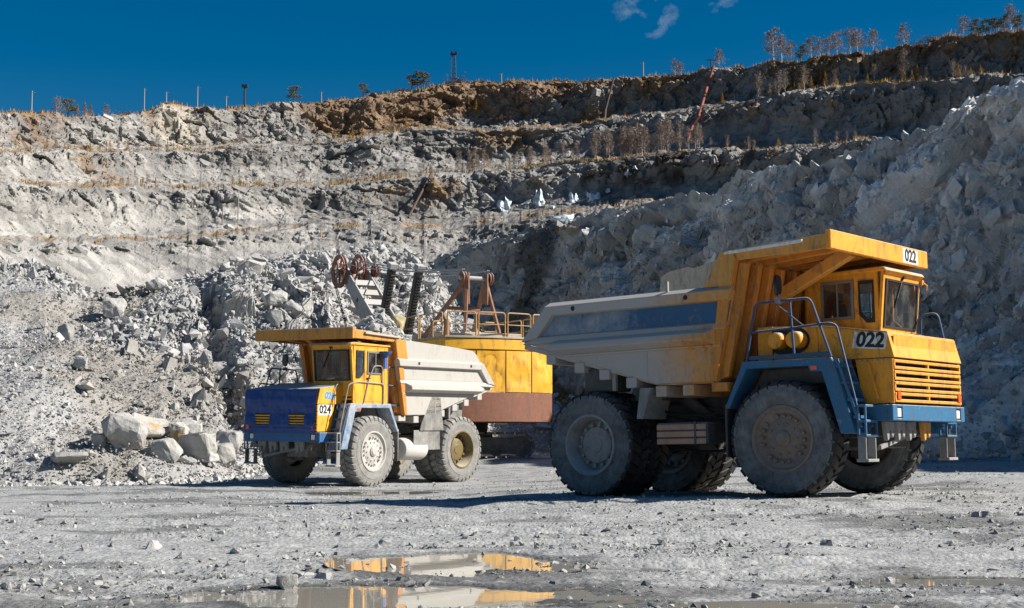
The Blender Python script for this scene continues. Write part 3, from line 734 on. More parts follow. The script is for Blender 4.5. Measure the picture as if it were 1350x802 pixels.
# jointed blocks standing out of the cliff face and of the far benches
MED = [hull_rock(s + 500, 11, 1.45, random.Random(s).uniform(0.6, 1.0), random.Random(s + 70).uniform(0.35, 0.65)) for s in range(12)]
N = 13000; ui = rng.integers(5, nc2 - 2, N); vi = (8 + rng.random(N) * 234).astype(int); keep = talus.reshape(nc2, nr2)[ui, vi] < 0.5; ui, vi = ui[keep], vi[keep]; N = len(ui)
size = np.clip(0.22 + 0.19 * rng.pareto(2.3, N), 0.2, 1.5); pts = CLP[ui, vi] - np.array([-0.80, -0.40, 0.45]) * (size * 0.24)[:, None]
tag(scatter('cliff_blocks', pts, size, np.clip(CLC[ui, vi] * rng.uniform(0.65, 1.35, (N, 1)), 0.02, 0.9), CLIFFM, 0.4, MED, None, SL.T), 'jointed angular rock standing out of the shaded cliff face', 'rock face', kind='stuff')
N = 12000; ui = rng.integers(30, nc - 30, N); vi = rng.integers(0, nr - 12, N); keep = ((FWK[ui, vi] != 1) | (rng.random(N) < 0.6)) & (FWK[ui, vi] != 5) & (rng.random(N) > FWS[ui, vi] * 0.9) & (FWT[ui, vi] < 0.86); ui, vi = ui[keep], vi[keep]; N = len(ui)
size = np.clip(0.8 + 0.7 * rng.pareto(2.4, N), 0.7, 5.0) * FWP[ui, vi, 1] / 400 * np.where(FWK[ui, vi] == 1, 0.7, 1.0); pts = FWP[ui, vi] + np.array([0, 1, 0.0]) * (size * 0.12)[:, None]
tag(scatter('bench_blocks', pts, size, np.clip(FWC[ui, vi] * rng.uniform(0.72, 1.3, (N, 1)), 0.01, 0.9), ROCKM, 0.5, SM_ROCKS, None, Rm), 'angular rock standing out of the benched quarry wall', 'rock face', kind='stuff')
# gravel on the ground
N = 140000; d = np.exp(rng.uniform(np.log(8.5), np.log(48), N)); a = rng.uniform(-0.40, 0.40, N); x = a * d
patch = fbm(np.stack([x * 0.5, d * 0.9, 0 * d], 1), 3, 501)
kp = rng.random(N) < np.clip(0.45 + 1.6 * patch + np.interp(d, [9, 14, 20], [0.25, 0.15, -0.1]), 0.06, 1.0); d, x, patch = d[kp], x[kp], patch[kp]; N = len(d)
size = np.clip((0.013 + 0.0105 * rng.pareto(2.2, N)) * (d / 12) ** 0.5, 0.011, 0.12)
z = ground_z(x, d)
under = np.zeros(N, bool)
pts = np.stack([x, d, z + size * 0.02], 1)
TINY = [hull_rock(s + 300, 6, 1.0, 0.8, 0.6) for s in range(8)]
bigm = size > 0.045
tag(scatter('coarse_gravel', pts[bigm], size[bigm], grey(int(bigm.sum()), rng, 0.20, 0.48), STONEM, 0.5), 'larger loose stones among the gravel of the quarry floor', 'gravel', kind='stuff')
pts, size = pts[~bigm], size[~bigm]; N = len(pts)
tag(scatter('gravel', pts, size, grey(N, rng, 0.16, 0.46), STONEM, 0.6, TINY), 'grey gravel strewn over the quarry floor', 'gravel', kind='stuff')

# ---- boulders one can tell apart
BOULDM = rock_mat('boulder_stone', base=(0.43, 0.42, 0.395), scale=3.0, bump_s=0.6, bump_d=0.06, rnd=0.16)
BOULDS = rock_mat('boulder_grey', base=(0.36, 0.355, 0.34), scale=3.0, bump_s=0.6, bump_d=0.06, rnd=0.16)  # darker grey stone for some of the blocks
def ochre_mat():
    m = rock_mat('boulder_ochre', base=(0.50, 0.48, 0.44), scale=3.0, bump_s=0.6, bump_d=0.06); nt = m.node_tree; b = nt.nodes['Principled BSDF']
    src = b.inputs['Base Color'].links[0].from_socket
    f = mrange(nt, noise_node(nt, coords(nt), 1.1, 5, 0.6), 0.50, 0.62, 0, 0.8)
    nt.links.new(mixc(nt, f, src, (0.40, 0.24, 0.06)), b.inputs['Base Color']); return m
OCHRE = ochre_mat()
def boulder_mesh(seed, sx, sy, sz, mat, npts=20):
    r = random.Random(seed); bm = bmesh.new()
    for _ in range(npts):
        v = Vector((r.uniform(-1, 1), r.uniform(-1, 1), r.uniform(-1, 1))); m = max(abs(v.x), abs(v.y), abs(v.z)); v = v * (0.72 / m + 0.28 / v.length) * r.uniform(0.84, 1.0)
        bm.verts.new((v.x * sx * 0.5, v.y * sy * 0.5, v.z * sz * 0.5))
    res = bmesh.ops.convex_hull(bm, input=bm.verts)
    bmesh.ops.delete(bm, geom=[g for g in res['geom_interior'] if isinstance(g, bmesh.types.BMVert)], context='VERTS')
    bmesh.ops.dissolve_limit(bm, angle_limit=0.22, verts=bm.verts, edges=bm.edges)
    bmesh.ops.bevel(bm, geom=list(bm.edges), offset=0.035 * min(sx, sz), segments=1, affect='EDGES')
    bmesh.ops.triangulate(bm, faces=[f for f in bm.faces if len(f.verts) > 4])
    bmesh.ops.subdivide_edges(bm, edges=[e for e in bm.edges if e.calc_length() > 0.22 * max(sx, sz)], cuts=2, use_grid_fill=True)
    bmesh.ops.triangulate(bm, faces=bm.faces)
    V = np.array([tuple(v.co) for v in bm.verts]); k = 1.0 / max(sx, sz)
    n = fbm(V * k * 3.0 + seed, 4, seed % 97) * 0.055 * max(sx, sz) + blocks(V * k * 3.2 + seed, seed % 91)[0] * 0.03 * max(sx, sz)
    bm.normal_update()
    for v, d in zip(bm.verts, n): v.co += v.normal * float(d)
    me = bpy.data.meshes.new('boulder'); bm.to_mesh(me); bm.free(); me.materials.append(mat); return me
def rub_hit(px, py):
    lo, hi = 0.0, 1.0; T0, C0 = RTf(np.array([px]))[0], RCf(np.array([px]))[0]
    def P_(t): return T0 + (C0 - T0) * np.array([t, t, t ** RBULGE])
    _, bb = ray(px, py)
    for _ in range(40):
        t = (lo + hi) / 2; p = P_(t)
        if (p[2] - CAM_Z) / p[1] < bb: lo = t
        else: hi = t
    i = int(np.argmin(np.abs(rq - px))); s = RUP[i, min(nr3 - 5, int(t * 224))]
    return Vector(s)
HERO = [  # px, py, width px, height px, material, label
    (170, 579, 58, 46, 'n', 'largest pale boulder at the left of the boulder cluster by the tarp truck'),
    (201, 562, 62, 34, 'o', 'flat topped boulder with ochre stain at the back of the boulder cluster'),
    (242, 572, 30, 38, 'o', 'upright ochre stained boulder in the middle of the boulder cluster'),
    (256, 558, 32, 34, 'n', 'pale upright boulder at the back of the boulder cluster beside the ochre one'),
    (226, 598, 42, 28, 'n', 'low rounded pale boulder at the front of the boulder cluster'),
    (266, 591, 44, 40, 'n', 'pale wedge shaped boulder at the front of the boulder cluster'),
    (298, 596, 34, 34, 'n', 'pale boulder nearest the wheels of the tarp truck'),
    (304, 573, 42, 30, 's', 'grey boulder behind the others next to the tarp truck'),
    (280, 606, 26, 16, 'n', 'small low stone in front of the wedge shaped boulder'),
    (102, 612, 46, 16, 's', 'low dark slab lying left of the boulder cluster'),
    (138, 590, 18, 18, 'n', 'small pale block left of the largest boulder'),
    (155, 407, 30, 26, 'n', 'pale cube shaped block high on the left of the rubble pile'),
    (207, 378, 30, 18, 'n', 'pale wide block on the skyline of the rubble pile'),
    (90, 427, 24, 26, 's', 'grey block high on the far left of the rubble pile'),
    (290, 461, 32, 24, 's', 'smooth grey block in the gully of the rubble pile'),
    (272, 452, 22, 20, 's', 'smaller grey block beside the smooth one in the gully'),
    (330, 366, 36, 24, 'n', 'wide pale block near the top of the rubble pile left of the shovel boom'),
    (366, 407, 28, 24, 'n', 'pale block on the rubble above the tarp truck canopy, left one'),
    (364, 424, 24, 22, 's', 'grey round block just above the canopy of the tarp truck'),
    (388, 422, 26, 24, 'n', 'pale block on the rubble above the tarp truck canopy, middle one'),
    (404, 421, 18, 26, 'n', 'narrow upright pale block right of the pair above the canopy'),
    (116, 487, 28, 18, 'n', 'flat pale stone on the gravelly left flank of the rubble pile'),
    (372, 484, 26, 26, 's', 'grey block beside the canopy post of the tarp truck'),
    (312, 356, 20, 16, 'n', 'small pale block on the crest of the rubble pile'),
    (415, 378, 26, 22, 'n', 'pale block under the shovel boom sheave'),
]
for k, (px, py, w, h, mt, lb) in enumerate(HERO):
    p = rub_hit(px, min(py + h * 0.42, 622)); p.y -= 0.2; p.z += h / FPX * p.y * 0.36
    s = p.y / FPX
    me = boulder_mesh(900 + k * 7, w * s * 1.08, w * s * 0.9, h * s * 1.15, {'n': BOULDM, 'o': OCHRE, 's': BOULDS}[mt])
    o = link_mesh('boulder', me, None, p, (0, 0, 0.5 * math.sin(k * 2.3)))
    tag(o, lb, 'boulder', 'boulders on and below the rubble pile')
BV = [boulder_mesh(100 + s, 1.0, random.Random(s).uniform(0.6, 0.9), random.Random(s + 9).uniform(0.5, 0.8), BOULDM, 14) for s in range(12)]
rr = random.Random(77)
for k in range(200):
    px = rr.uniform(5, 590); t = rr.random() ** 0.7 * 0.97
    i = int(np.argmin(np.abs(rq - px))); j = min(nr3 - 6, int(t * 223))
    if RCO[i, j] < 0.25 and rr.random() < 0.75: continue
    sc = min(1.35, 0.34 + 0.15 * rr.paretovariate(2.0) * (0.5 + 0.7 * RCO[i, j]))
    p = Vector(RUP[i, j]) + Vector((0, 0, sc * 0.12))
    o = link_mesh('rock_block', rr.choice(BV), None, p, (rr.uniform(-.6, .6), rr.uniform(-.6, .6), rr.uniform(0, 6.3)), (sc, sc, sc * rr.uniform(0.8, 1.15)))
    tag(o, 'loose angular grey rock block lying on the sunlit rubble slope', 'rock', 'loose blocks scattered over the rubble slope')
# stones on the ground that can be told apart
GST = [(378, 765, 34, 24, 'pale angular stone at the left edge of the puddles'), (394, 757, 20, 14, 'small dark stone touching the pale one by the puddle'), (203, 723, 32, 13, 'flat pale stone on the open ground at lower left'), (235, 732, 16, 12, 'upright grey stone right of the flat one on the lower left ground'),
       (113, 727, 16, 10, 'small dark stone on the ground at far lower left'), (312, 728, 20, 9, 'low pale stone in the middle of the left ground'), (507, 711, 20, 8, 'flat stone on the ground above the upper puddle'), (708, 719, 11, 16, 'small white upright stone at the right end of the upper puddle'),
       (1287, 692, 14, 9, 'rounded pale stone on the ground right of the 022 truck, left of its pair'), (1302, 693, 15, 9, 'rounded grey stone on the ground right of the 022 truck, right of its pair'), (1174, 762, 16, 11, 'pale stone beside the thin puddle at lower right'), (10, 770, 22, 14, 'pale stone at the lower left corner of the ground'), (28, 775, 14, 12, 'second stone at the lower left corner, right of the larger'),
       (640, 677, 14, 6, 'flat pale stone on the ground between the two trucks'), (425, 754, 26, 12, 'dark low stone on the gravel bar left of the upper puddle'), (837, 720, 10, 9, 'small grey stone in front of the 022 rear wheels'), (873, 716, 18, 10, 'cluster topping stone on the ground in front of the 022 truck'), (1090, 718, 18, 10, 'grey stone on the ground in front of the 022 front wheel'), (58, 767, 13, 12, 'small dark upright stone near the lower left corner'),
       (150, 665, 14, 7, 'small pale stone on the ground below the boulder cluster'), (1008, 642, 10, 6, 'small stone beside the 022 front wheel'), (66, 663, 14, 8, 'pale stone on the ground at the far left below the rubble')]
for k, (px, py, w, h, lb) in enumerate(GST):
    x, d = gpx(px, py + h * 0.4, 0.0); z = float(ground_z(np.array([x]), np.array([d]))[0]); s = d / FPX
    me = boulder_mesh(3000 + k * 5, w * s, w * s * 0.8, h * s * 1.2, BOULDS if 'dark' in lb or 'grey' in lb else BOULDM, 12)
    tag(link_mesh('stone', me, None, (x, d, z + h * s * 0.35), (0.1 * math.sin(k), 0.1 * math.cos(k * 1.7), k * 1.1)), lb, 'stone', 'stones on the quarry floor')
TB = [(1315, 590, 26, 18, 'large grey block at the foot of the cliff right of the 022 truck'), (1284, 601, 22, 12, 'flat grey block at the foot of the cliff beside the 022 bumper'), (1340, 604, 20, 12, 'grey block at the foot of the cliff at the right edge'), (1330, 572, 18, 14, 'small block on the talus at the right edge'), (1300, 575, 16, 10, 'small dark block on the talus above the large one')]
for k, (px, py, w, h, lb) in enumerate(TB):
    d = 45.5 - (py - 590) * 0.12; a, b = ray(px, py); s = d / FPX
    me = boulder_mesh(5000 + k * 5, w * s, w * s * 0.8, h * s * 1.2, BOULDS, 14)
    tag(link_mesh('talus_block', me, None, (a * d, d, CAM_Z + b * d), (0, 0, k)), lb, 'rock', 'blocks at the foot of the cliff')
# ------------------------------------------------------------------ haul trucks
YEL = (0.84, 0.335, 0.006)
M = {}
M['yel22'] = paint('paint_yellow_022', YEL, 0.12, rust=0.45)
M['yel24'] = paint('paint_yellow_024', (0.85, 0.395, 0.008), 0.12, rust=0.3)
M['org22'] = paint('paint_orange_canopy_022', (0.66, 0.29, 0.03), 0.30, rust=0.4)
M['org24'] = paint('paint_orange_canopy_024', (0.62, 0.26, 0.02), 0.22, rust=0.3)
M['wall22'] = paint('paint_orange_front_wall', (0.60, 0.22, 0.012), 0.22, rust=0.3)
M['wall24'] = paint('paint_orange_front_wall_024', (0.60, 0.22, 0.012), 0.30, rust=0.3)
M['body22'] = paint('dump_body_paint_022', (0.66, 0.29, 0.05), 0.64, rust=0.6, xdust=(-1.0, -2.9), dustc=(0.43, 0.42, 0.40))
M['body24'] = paint('dump_body_paint_024', (0.46, 0.42, 0.36), 0.78, rust=0.14, dustc=(0.44, 0.425, 0.39))
M['strip22'] = paint('blue_stripe_paint', (0.001, 0.085, 0.21), 0.20, rust=0.55, streak=False, xdust=(-1.5, -3.4), dustc=(0.40, 0.42, 0.42), rustc=(0.2, 0.11, 0.05))
M['blue22'] = paint('paint_blue_022', (0.002, 0.12, 0.26), 0.16, rust=0.35, rustc=(0.3, 0.22, 0.16))
M['blue24'] = paint('paint_blue_024', (0.002, 0.11, 0.30), 0.18, rust=0.2, dustc=(0.6, 0.58, 0.54))
M['deck24'] = paint('deck_blue_dusty', (0.02, 0.12, 0.28), 0.58, rust=0.1, dustc=(0.60, 0.58, 0.53))
M['rail22'] = paint('handrail_blue', (0.003, 0.06, 0.16), 0.15, rust=0.3)
M['chas'] = paint('chassis_grimy', (0.05, 0.05, 0.05), 0.35, rust=0.2, dustc=(0.17, 0.16, 0.15))
M['chas24'] = paint('chassis_dusty', (0.10, 0.10, 0.095), 0.5, rust=0.1, dustc=(0.46, 0.44, 0.40))
M['greym'] = paint('grey_steel_dusty', (0.20, 0.20, 0.20), 0.5, rust=0.3, dustc=(0.42, 0.40, 0.37))
M['rub22'] = paint('tyre_rubber', (0.022, 0.022, 0.024), 0.42, rust=0.0, rough=0.8, dustc=(0.17, 0.17, 0.17), scale=1.6)
M['rub24'] = paint('tyre_rubber_dusty', (0.05, 0.05, 0.05), 0.80, rust=0.0, rough=0.8, dustc=(0.28, 0.27, 0.25), scale=1.6)
M['side22'] = paint('tyre_sidewall', (0.030, 0.031, 0.033), 0.60, rust=0.0, rough=0.8, dustc=(0.27, 0.272, 0.275), scale=1.4)
M['lug22'] = paint('tyre_lug', (0.016, 0.016, 0.017), 0.12, rust=0.0, rough=0.7, dustc=(0.10, 0.10, 0.10), scale=1.6)
M['lug24'] = paint('tyre_lug_dusty', (0.06, 0.06, 0.058), 0.62, rust=0.0, rough=0.8, dustc=(0.36, 0.345, 0.32), scale=1.6)
M['rim22'] = paint('rim_rusty', (0.22, 0.16, 0.12), 0.45, rust=0.5, dustc=(0.27, 0.235, 0.21), scale=2)
M['rimr22'] = paint('rim_grey', (0.30, 0.29, 0.28), 0.5, rust=0.35, dustc=(0.38, 0.37, 0.36), scale=2)
M['rim24'] = paint('rim_dusty', (0.36, 0.34, 0.31), 0.8, rust=0.1, dustc=(0.48, 0.46, 0.42), scale=2)
M['rimr24'] = paint('rim_oily_yellow', (0.16, 0.11, 0.03), 0.3, rust=0.4, dustc=(0.4, 0.35, 0.25), scale=2)
M['black'] = plain('black_plastic', (0.012, 0.012, 0.012), 0.6)
M['seal'] = plain('window_rubber', (0.015, 0.015, 0.015), 0.7)
M['alu'] = plain('window_frame_metal', (0.22, 0.21, 0.19), 0.5, 0.3)
M['glass'] = glass_mat('cab_glass', (0.72, 0.76, 0.76))
M['lamp'] = plain('headlamp_glass', (0.75, 0.74, 0.70), 0.12)
M['orange'] = plain('indicator_orange', (0.8, 0.12, 0.03), 0.3)
M['plate'] = paint('number_plate_white', (0.78, 0.77, 0.74), 0.12, rust=0.1)
M['ink'] = plain('number_black', (0.012, 0.012, 0.014), 0.6)
M['bluepaint'] = plain('brushed_blue_paint', (0.03, 0.32, 0.72), 0.5)
M['tarp'] = paint('blue_tarpaulin', (0.004, 0.045, 0.22), 0.10, rust=0, rough=0.5, dustc=(0.3, 0.32, 0.36), streak=False)
M['mirror'] = plain('mirror_back', (0.02, 0.022, 0.03), 0.25)
M['seat'] = plain('cab_seat', (0.10, 0.07, 0.05), 0.8)
M['paper'] = plain('paper', (0.75, 0.74, 0.70), 0.8)
M['stain'] = paint('board_stained', (0.52, 0.44, 0.33), 0.35, rust=0.9, rustc=(0.16, 0.06, 0.02), scale=0.8, dustc=(0.55, 0.52, 0.46))

def text_mesh(s, size, mat, bold=0.02, depth=0.003, shear=0.0):
    cu = bpy.data.curves.new('lettering', 'FONT'); cu.body = s; cu.size = size; cu.extrude = depth; cu.offset = bold * size
    cu.align_x = 'CENTER'; cu.align_y = 'CENTER'; cu.shear = shear
    ob = bpy.data.objects.new('lettering', cu); COL.objects.link(ob)
    dg = bpy.context.evaluated_depsgraph_get()
    me = bpy.data.meshes.new_from_object(ob.evaluated_get(dg))
    bpy.data.objects.remove(ob); bpy.data.curves.remove(cu)
    me.materials.clear(); me.materials.append(mat); me.name = 'number'
    return me

WR = 1.03
def tyre_mesh(name, mat, lug=None, R=WR, hw=0.29, rim=0.565):
    mb = MB(); Rb = R - 0.048
    prof = [(rim - 0.05, -0.18), (rim, -0.24), (rim + 0.03, -0.265), (rim + 0.06, -0.262), (0.72, -hw), (0.80, -hw - 0.006), (0.81, -hw + 0.004), (0.90, -hw + 0.012), (Rb - 0.02, -0.25), (Rb, -0.21), (Rb, 0.21), (Rb - 0.02, 0.25),
            (0.90, hw - 0.012), (0.81, hw - 0.004), (0.80, hw + 0.006), (0.72, hw), (rim + 0.06, 0.262), (rim + 0.03, 0.265), (rim, 0.24), (rim - 0.05, 0.18)]
    mb.lathe(prof, 72)
    N = 30
    rnd = random.Random(3)
    for side in (-1, 1):
        for k in range(N):
            a0 = 2 * math.pi * (k + (0.5 if side > 0 else 0)) / N
            wd = 2 * math.pi / N * 0.70
            sec = [(Rb - 0.03, 0.015), (R, 0.015), (R + 0.0, 0.20), (R - 0.02, 0.262), (0.945, 0.294), (0.90, 0.292), (0.90, 0.25), (Rb - 0.03, 0.20)]
            vs = []
            for da in (0, wd * (0.92 + 0.12 * rnd.random())):
                for r, t in sec:
                    a = a0 + da + 0.42 * t * side * -1 * side
                    r2 = r - 0.012 * rnd.random()
                    vs.append((r2 * math.cos(a), t * side, r2 * math.sin(a)))
            n = len(sec)
            mb.add(vs, [tuple(range(n)), tuple(range(2 * n - 1, n - 1, -1))] + [(i, n + i, n + (i + 1) % n, (i + 1) % n) for i in range(n)])
    me = mb.mesh(name, mat, smooth=35)
    if lug:
        me.materials.append(lug)
        for p in me.polygons:
            if math.hypot(p.center.x, p.center.z) > 0.935: p.material_index = 1
    return me
def rim_front_mesh(mat):
    mb = MB()
    mb.lathe([(0.50, 0.05), (0.555, 0.20), (0.59, 0.255), (0.585, 0.285), (0.545, 0.29), (0.525, 0.262), (0.51, 0.232), (0.46, 0.222), (0.44, 0.205), (0.36, 0.200), (0.33, 0.225), (0.22, 0.235), (0.17, 0.25), (0.001, 0.25)], 48)
    mb.lathe([(0.50, 0.05), (0.4, -0.05), (0.001, -0.05)], 32)
    for k in range(20):
        if k % 5 == 4: continue
        a = 2 * math.pi * (k + 0.15) / 20
        mb.lathe([(0.001, 0.275), (0.028, 0.272), (0.036, 0.255), (0.036, 0.2)], 8, (0.40 * math.cos(a), 0, 0.40 * math.sin(a)))
    for k in range(10):
        a = 2 * math.pi * (k + 0.4) / 10
        mb.lathe([(0.001, 0.263), (0.02, 0.262), (0.024, 0.22)], 6, (0.27 * math.cos(a), 0, 0.27 * math.sin(a)))
    return mb.mesh('wheel', mat, smooth=40)
def hub_front_mesh(mat):
    mb = MB(); mb.lathe([(0.15, 0.24), (0.145, 0.285), (0.11, 0.30), (0.10, 0.315), (0.001, 0.318)], 28)
    return mb.mesh('hub', mat, smooth=40)
def rim_rear_mesh(mat):
    mb = MB()
    mb.lathe([(0.555, 0.20), (0.59, 0.255), (0.585, 0.285), (0.545, 0.29), (0.53, 0.26), (0.505, 0.22), (0.47, 0.02), (0.46, -0.03), (0.40, -0.04), (0.36, -0.03), (0.001, -0.03)], 48)
    mb.lathe([(0.555, -0.20), (0.59, -0.255), (0.55, -0.29), (0.5, -0.2), (0.47, -0.05), (0.001, -0.05)], 32)
    for k in range(14):
        a = 2 * math.pi * k / 14
        mb.bar((0.43 * math.cos(a), 0.0, 0.43 * math.sin(a)), (0.36 * math.cos(a), 0.0, 0.36 * math.sin(a)), 0.06, 0.10, (0, 1, 0))
    return mb.mesh('wheel', mat, smooth=40)
def hub_rear_mesh(mat):
    mb = MB(); mb.lathe([(0.35, -0.05), (0.345, 0.045), (0.32, 0.06), (0.15, 0.065), (0.14, 0.08), (0.001, 0.08)], 32)
    return mb.mesh('hub', mat, smooth=40)

TY22 = tyre_mesh('tyre', M['side22'], M['lug22']); TY24 = tyre_mesh('tyre', M['rub24'], M['lug24'])
RF22, RF24 = rim_front_mesh(M['rim22']), rim_front_mesh(M['rim24'])
HF22, HF24 = hub_front_mesh(M['rim22']), hub_front_mesh(M['rim24'])
RR22, RR24 = rim_rear_mesh(M['rimr22']), rim_rear_mesh(M['rimr24'])
HR22, HR24 = hub_rear_mesh(M['rimr22']), hub_rear_mesh(M['rimr24'])

def arc_pts(pts, rad=0.12, n=4):
    """polyline with rounded corners"""
    P = [Vector(p) for p in pts]; out = [P[0]]
    for i in range(1, len(P) - 1):
        a, b, c = P[i - 1], P[i], P[i + 1]
        d1 = (a - b); d2 = (c - b); r = min(rad, d1.length * 0.45, d2.length * 0.45)
        s, e = b + d1.normalized() * r, b + d2.normalized() * r
        for k in range(n + 1):
            t = k / n; out.append(s * (1 - t) ** 2 + b * 2 * t * (1 - t) + e * t ** 2)
    out.append(P[-1]); return out

def make_truck(name, label, loc, rot, v):
    A = v == '022'
    Y, OC, WALL, BODY, BL, DK, CH = (M['yel22'], M['org22'], M['wall22'], M['body22'], M['blue22'], M['blue22'], M['chas']) if A else (M['yel24'], M['org24'], M['wall24'], M['body24'], M['blue24'], M['deck24'], M['chas24'])
    RAIL = M['rail22']
    T = empty(name, loc, rot); tag(T, label, 'dump truck', 'haul trucks in the quarry')
    # ---- wheels
    zr = WR - (0.045 if A else 0.0)
    steer = 0.06 if A else 0.05
    for s in (1, -1):
        w = link_mesh('wheel', RF22 if A else RF24, T, (0, s * 1.515, WR), (0, 0.3, (0 if s > 0 else math.pi) + steer))
        link_mesh('tyre', TY22 if A else TY24, w); link_mesh('hub', HF22 if A else HF24, w)
        for yy, rz in ((1.655, 0), (1.00, math.pi)):
            w = link_mesh('wheel', RR22 if A else RR24, T, (-4.07, s * yy, zr), (0, 1.1 + yy, (rz if s > 0 else math.pi - rz)))
            link_mesh('tyre', TY22 if A else TY24, w); link_mesh('hub', HR22 if A else HR24, w)
    # ---- chassis
    mb = MB()
    for s in (1, -1):
        mb.prism([(-4.9, 1.25), (-4.9, 1.75), (-3.0, 1.75), (-1.2, 1.55), (1.5, 1.5), (1.5, 1.05), (-1.0, 1.0), (-3.0, 1.25)], s * 0.42, s * 0.62)
    for x in (-4.6, -2.9, -1.3, 0.1, 1.2): mb.box(x - 0.1, x + 0.1, -0.44, 0.44, 1.12, 1.42)
    mb.build('chassis', CH, T, 0.015)
    mb = MB(); mb.lathe([(0.001, -1.25), (0.2, -1.25), (0.22, -0.7), (0.34, -0.45), (0.36, 0.45), (0.22, 0.7), (0.2, 1.25), (0.001, 1.25)], 20, (-4.07, 0, 1.0)); mb.box(-4.0, -2.7, -0.22, 0.22, 0.85, 1.15)
    mb.build('rear_axle', CH, T)
    mb = MB(); mb.box(-0.16, 0.16, -1.2, 1.2, 0.82, 1.12)
    for s in (1, -1):
        mb.lathe([(0.001, 1.0), (0.13, 1.0), (0.13, 1.75), (0.09, 1.76), (0.09, 2.15), (0.001, 2.15)], 14, (0.0, s * 0.95, 0), 'z')
        mb.box(-0.2, 0.2, s * 1.2 - 0.05, s * 1.2 + 0.05, 0.7, 1.35)
    mb.build('front_axle', CH, T, 0.01)
    mb = MB(); mb.tube([(0.35, -1.2, 0.85), (0.55, -0.15, 0.98)], 0.045, 8); mb.tube([(0.35, 1.2, 0.85), (0.55, 0.15, 0.98)], 0.045, 8); mb.box(0.42, 0.66, -0.25, 0.25, 0.92, 1.04)
    mb.build('steering_rod', M['greym'], T)
    mb = MB(); mb.box(-1.0, 1.3, -0.40, 0.40, 0.85, 2.2); mb.box(-3.4, -1.2, -0.5, 0.5, 1.5, 2.0); mb.tube([(-1.8, -0.7, 1.2), (-3.0, -0.75, 2.1)], 0.13, 10); mb.tube([(-1.8, 0.7, 1.2), (-3.0, 0.75, 2.1)], 0.13, 10)
    mb.build('engine_block', CH, T, 0.02)
    # ---- fenders with deck, front plate and mud flap
    for s in (1, -1):
        mb = MB(); a, b = s * 1.28, s * 1.80
        mb.prism([(-1.12, 1.60), (-0.78, 2.30), (-0.74, 2.405), (1.00, 2.405), (1.08, 2.28), (1.42, 1.10), (1.14, 1.10), (0.82, 2.17), (0.60, 2.17), (0.56, 2.28), (-0.66, 2.28), (-1.04, 1.58)], a, b)
        mb.build('fender', DK, T, 0.012)
        mb = MB(); mb.prism([(-1.02, 1.0), (-0.95, 1.72), (-0.62, 2.27), (0.8, 2.27), (1.1, 1.2), (0.9, 1.2), (0.62, 2.0), (-0.5, 2.0), (-0.8, 1.0)], s * 1.20, s * 1.272)
        mb.build('wheel_arch', CH, T)
        mb = MB(); mb.box(-1.13, -1.085, s * 1.27, s * 1.79, 0.72, 1.66); mb.build('mud_flap', CH, T, 0.008)
        mb = MB(); mb.box(0.62, 0.74, s * 1.80, s * 1.815, 2.20, 2.27); mb.build('side_marker', M['orange'], T)
        # ladder: sloping rungs behind the plate, then hanging steps
        mb = MB()
        mb.bar((1.10, s * 1.40, 2.36), (1.50, s * 1.40, 1.2), 0.03, 0.12, (1, 0, 0)); mb.bar((1.12, s * 1.80, 2.36), (1.52, s * 1.80, 1.2), 0.03, 0.05, (1, 0, 0))
        mb.build('ladder_rail', BL if A else RAIL, T)
        for k in range(4):
            t = (k + 0.4) / 4; x, z = 1.10 + 0.4 * t, 2.36 - 1.16 * t
            mb = MB(); mb.box(x - 0.06, x + 0.08, s * 1.41, s * 1.79, z - 0.024, z + 0.024); mb.build('rung', BL if A else RAIL, T)
        mb = MB()
        for yy in (1.42, 1.815):
            for xx in (1.48, 1.61): mb.box(xx - 0.018, xx + 0.018, s * yy - 0.018, s * yy + 0.018, 1.05, 1.575)
        for z in (1.555, 1.30, 1.06): mb.box(1.46, 1.632, s * 1.40, s * 1.835, z - 0.02, z + 0.02)
        mb.build('step_frame', BL if A else M['greym'], T, 0.006)
        mb = MB()
        for yy in (1.44, 1.79): mb.box(1.45, 1.60, s * yy - 0.015, s * yy + 0.015, 0.66, 1.05)
        mb.box(1.42, 1.64, s * 1.42, s * 1.81, 0.62, 0.67); mb.build('lower_step', M['greym'], T, 0.006)
    # ---- bumper
    mb = MB()
    for (y0, y1) in ((-1.471, -1.30), (-1.11, 1.11), (1.30, 1.471)): mb.box(1.84, 1.944, y0, y1, 1.304, 1.576)
    for s in (1, -1):
        mb.box(1.84, 1.944, min(s * 1.30, s * 1.11), max(s * 1.30, s * 1.11), 1.304, 1.345); mb.box(1.84, 1.944, min(s * 1.30, s * 1.11), max(s * 1.30, s * 1.11), 1.535, 1.576)
        mb.box(1.44, 1.845, s * 1.471 - 0.06 * (s > 0), s * 1.471 + 0.06 * (s < 0), 1.304, 1.576)
    mb.box(1.78, 1.845, -1.42, 1.42, 1.304, 1.576)
    bu = mb.build('bumper', BL, T, 0.01)
    for s in (1, -1):
        mb = MB(); mb.box(1.88, 1.925, s * 1.205 - 0.085, s * 1.205 + 0.085, 1.352, 1.528); h = mb.build('headlight', M['seal'], T, 0.01)
        mb = MB(); mb.box(1.92, 1.935, s * 1.205 - 0.07, s * 1.205 + 0.07, 1.367, 1.513); mb.build('lens', M['lamp'], h, 0.006)
    # tow brackets under the bumper
    for i, y in enumerate((-1.05, -0.62, -0.18, 0.42)):
        mb = MB(); mb.prism([(y - 0.17, 1.30), (y + 0.17, 1.30), (y + 0.15, 1.08), (y + 0.10, 1.02), (y + 0.05, 1.08), (y + 0.05, 1.16), (y - 0.02, 1.16), (y - 0.04, 1.0), (y - 0.10, 0.97)], 1.60, 1.68, 'x')
        mb.build('tow_bracket', OC if i == 3 and A else M['greym'], T, 0.006)
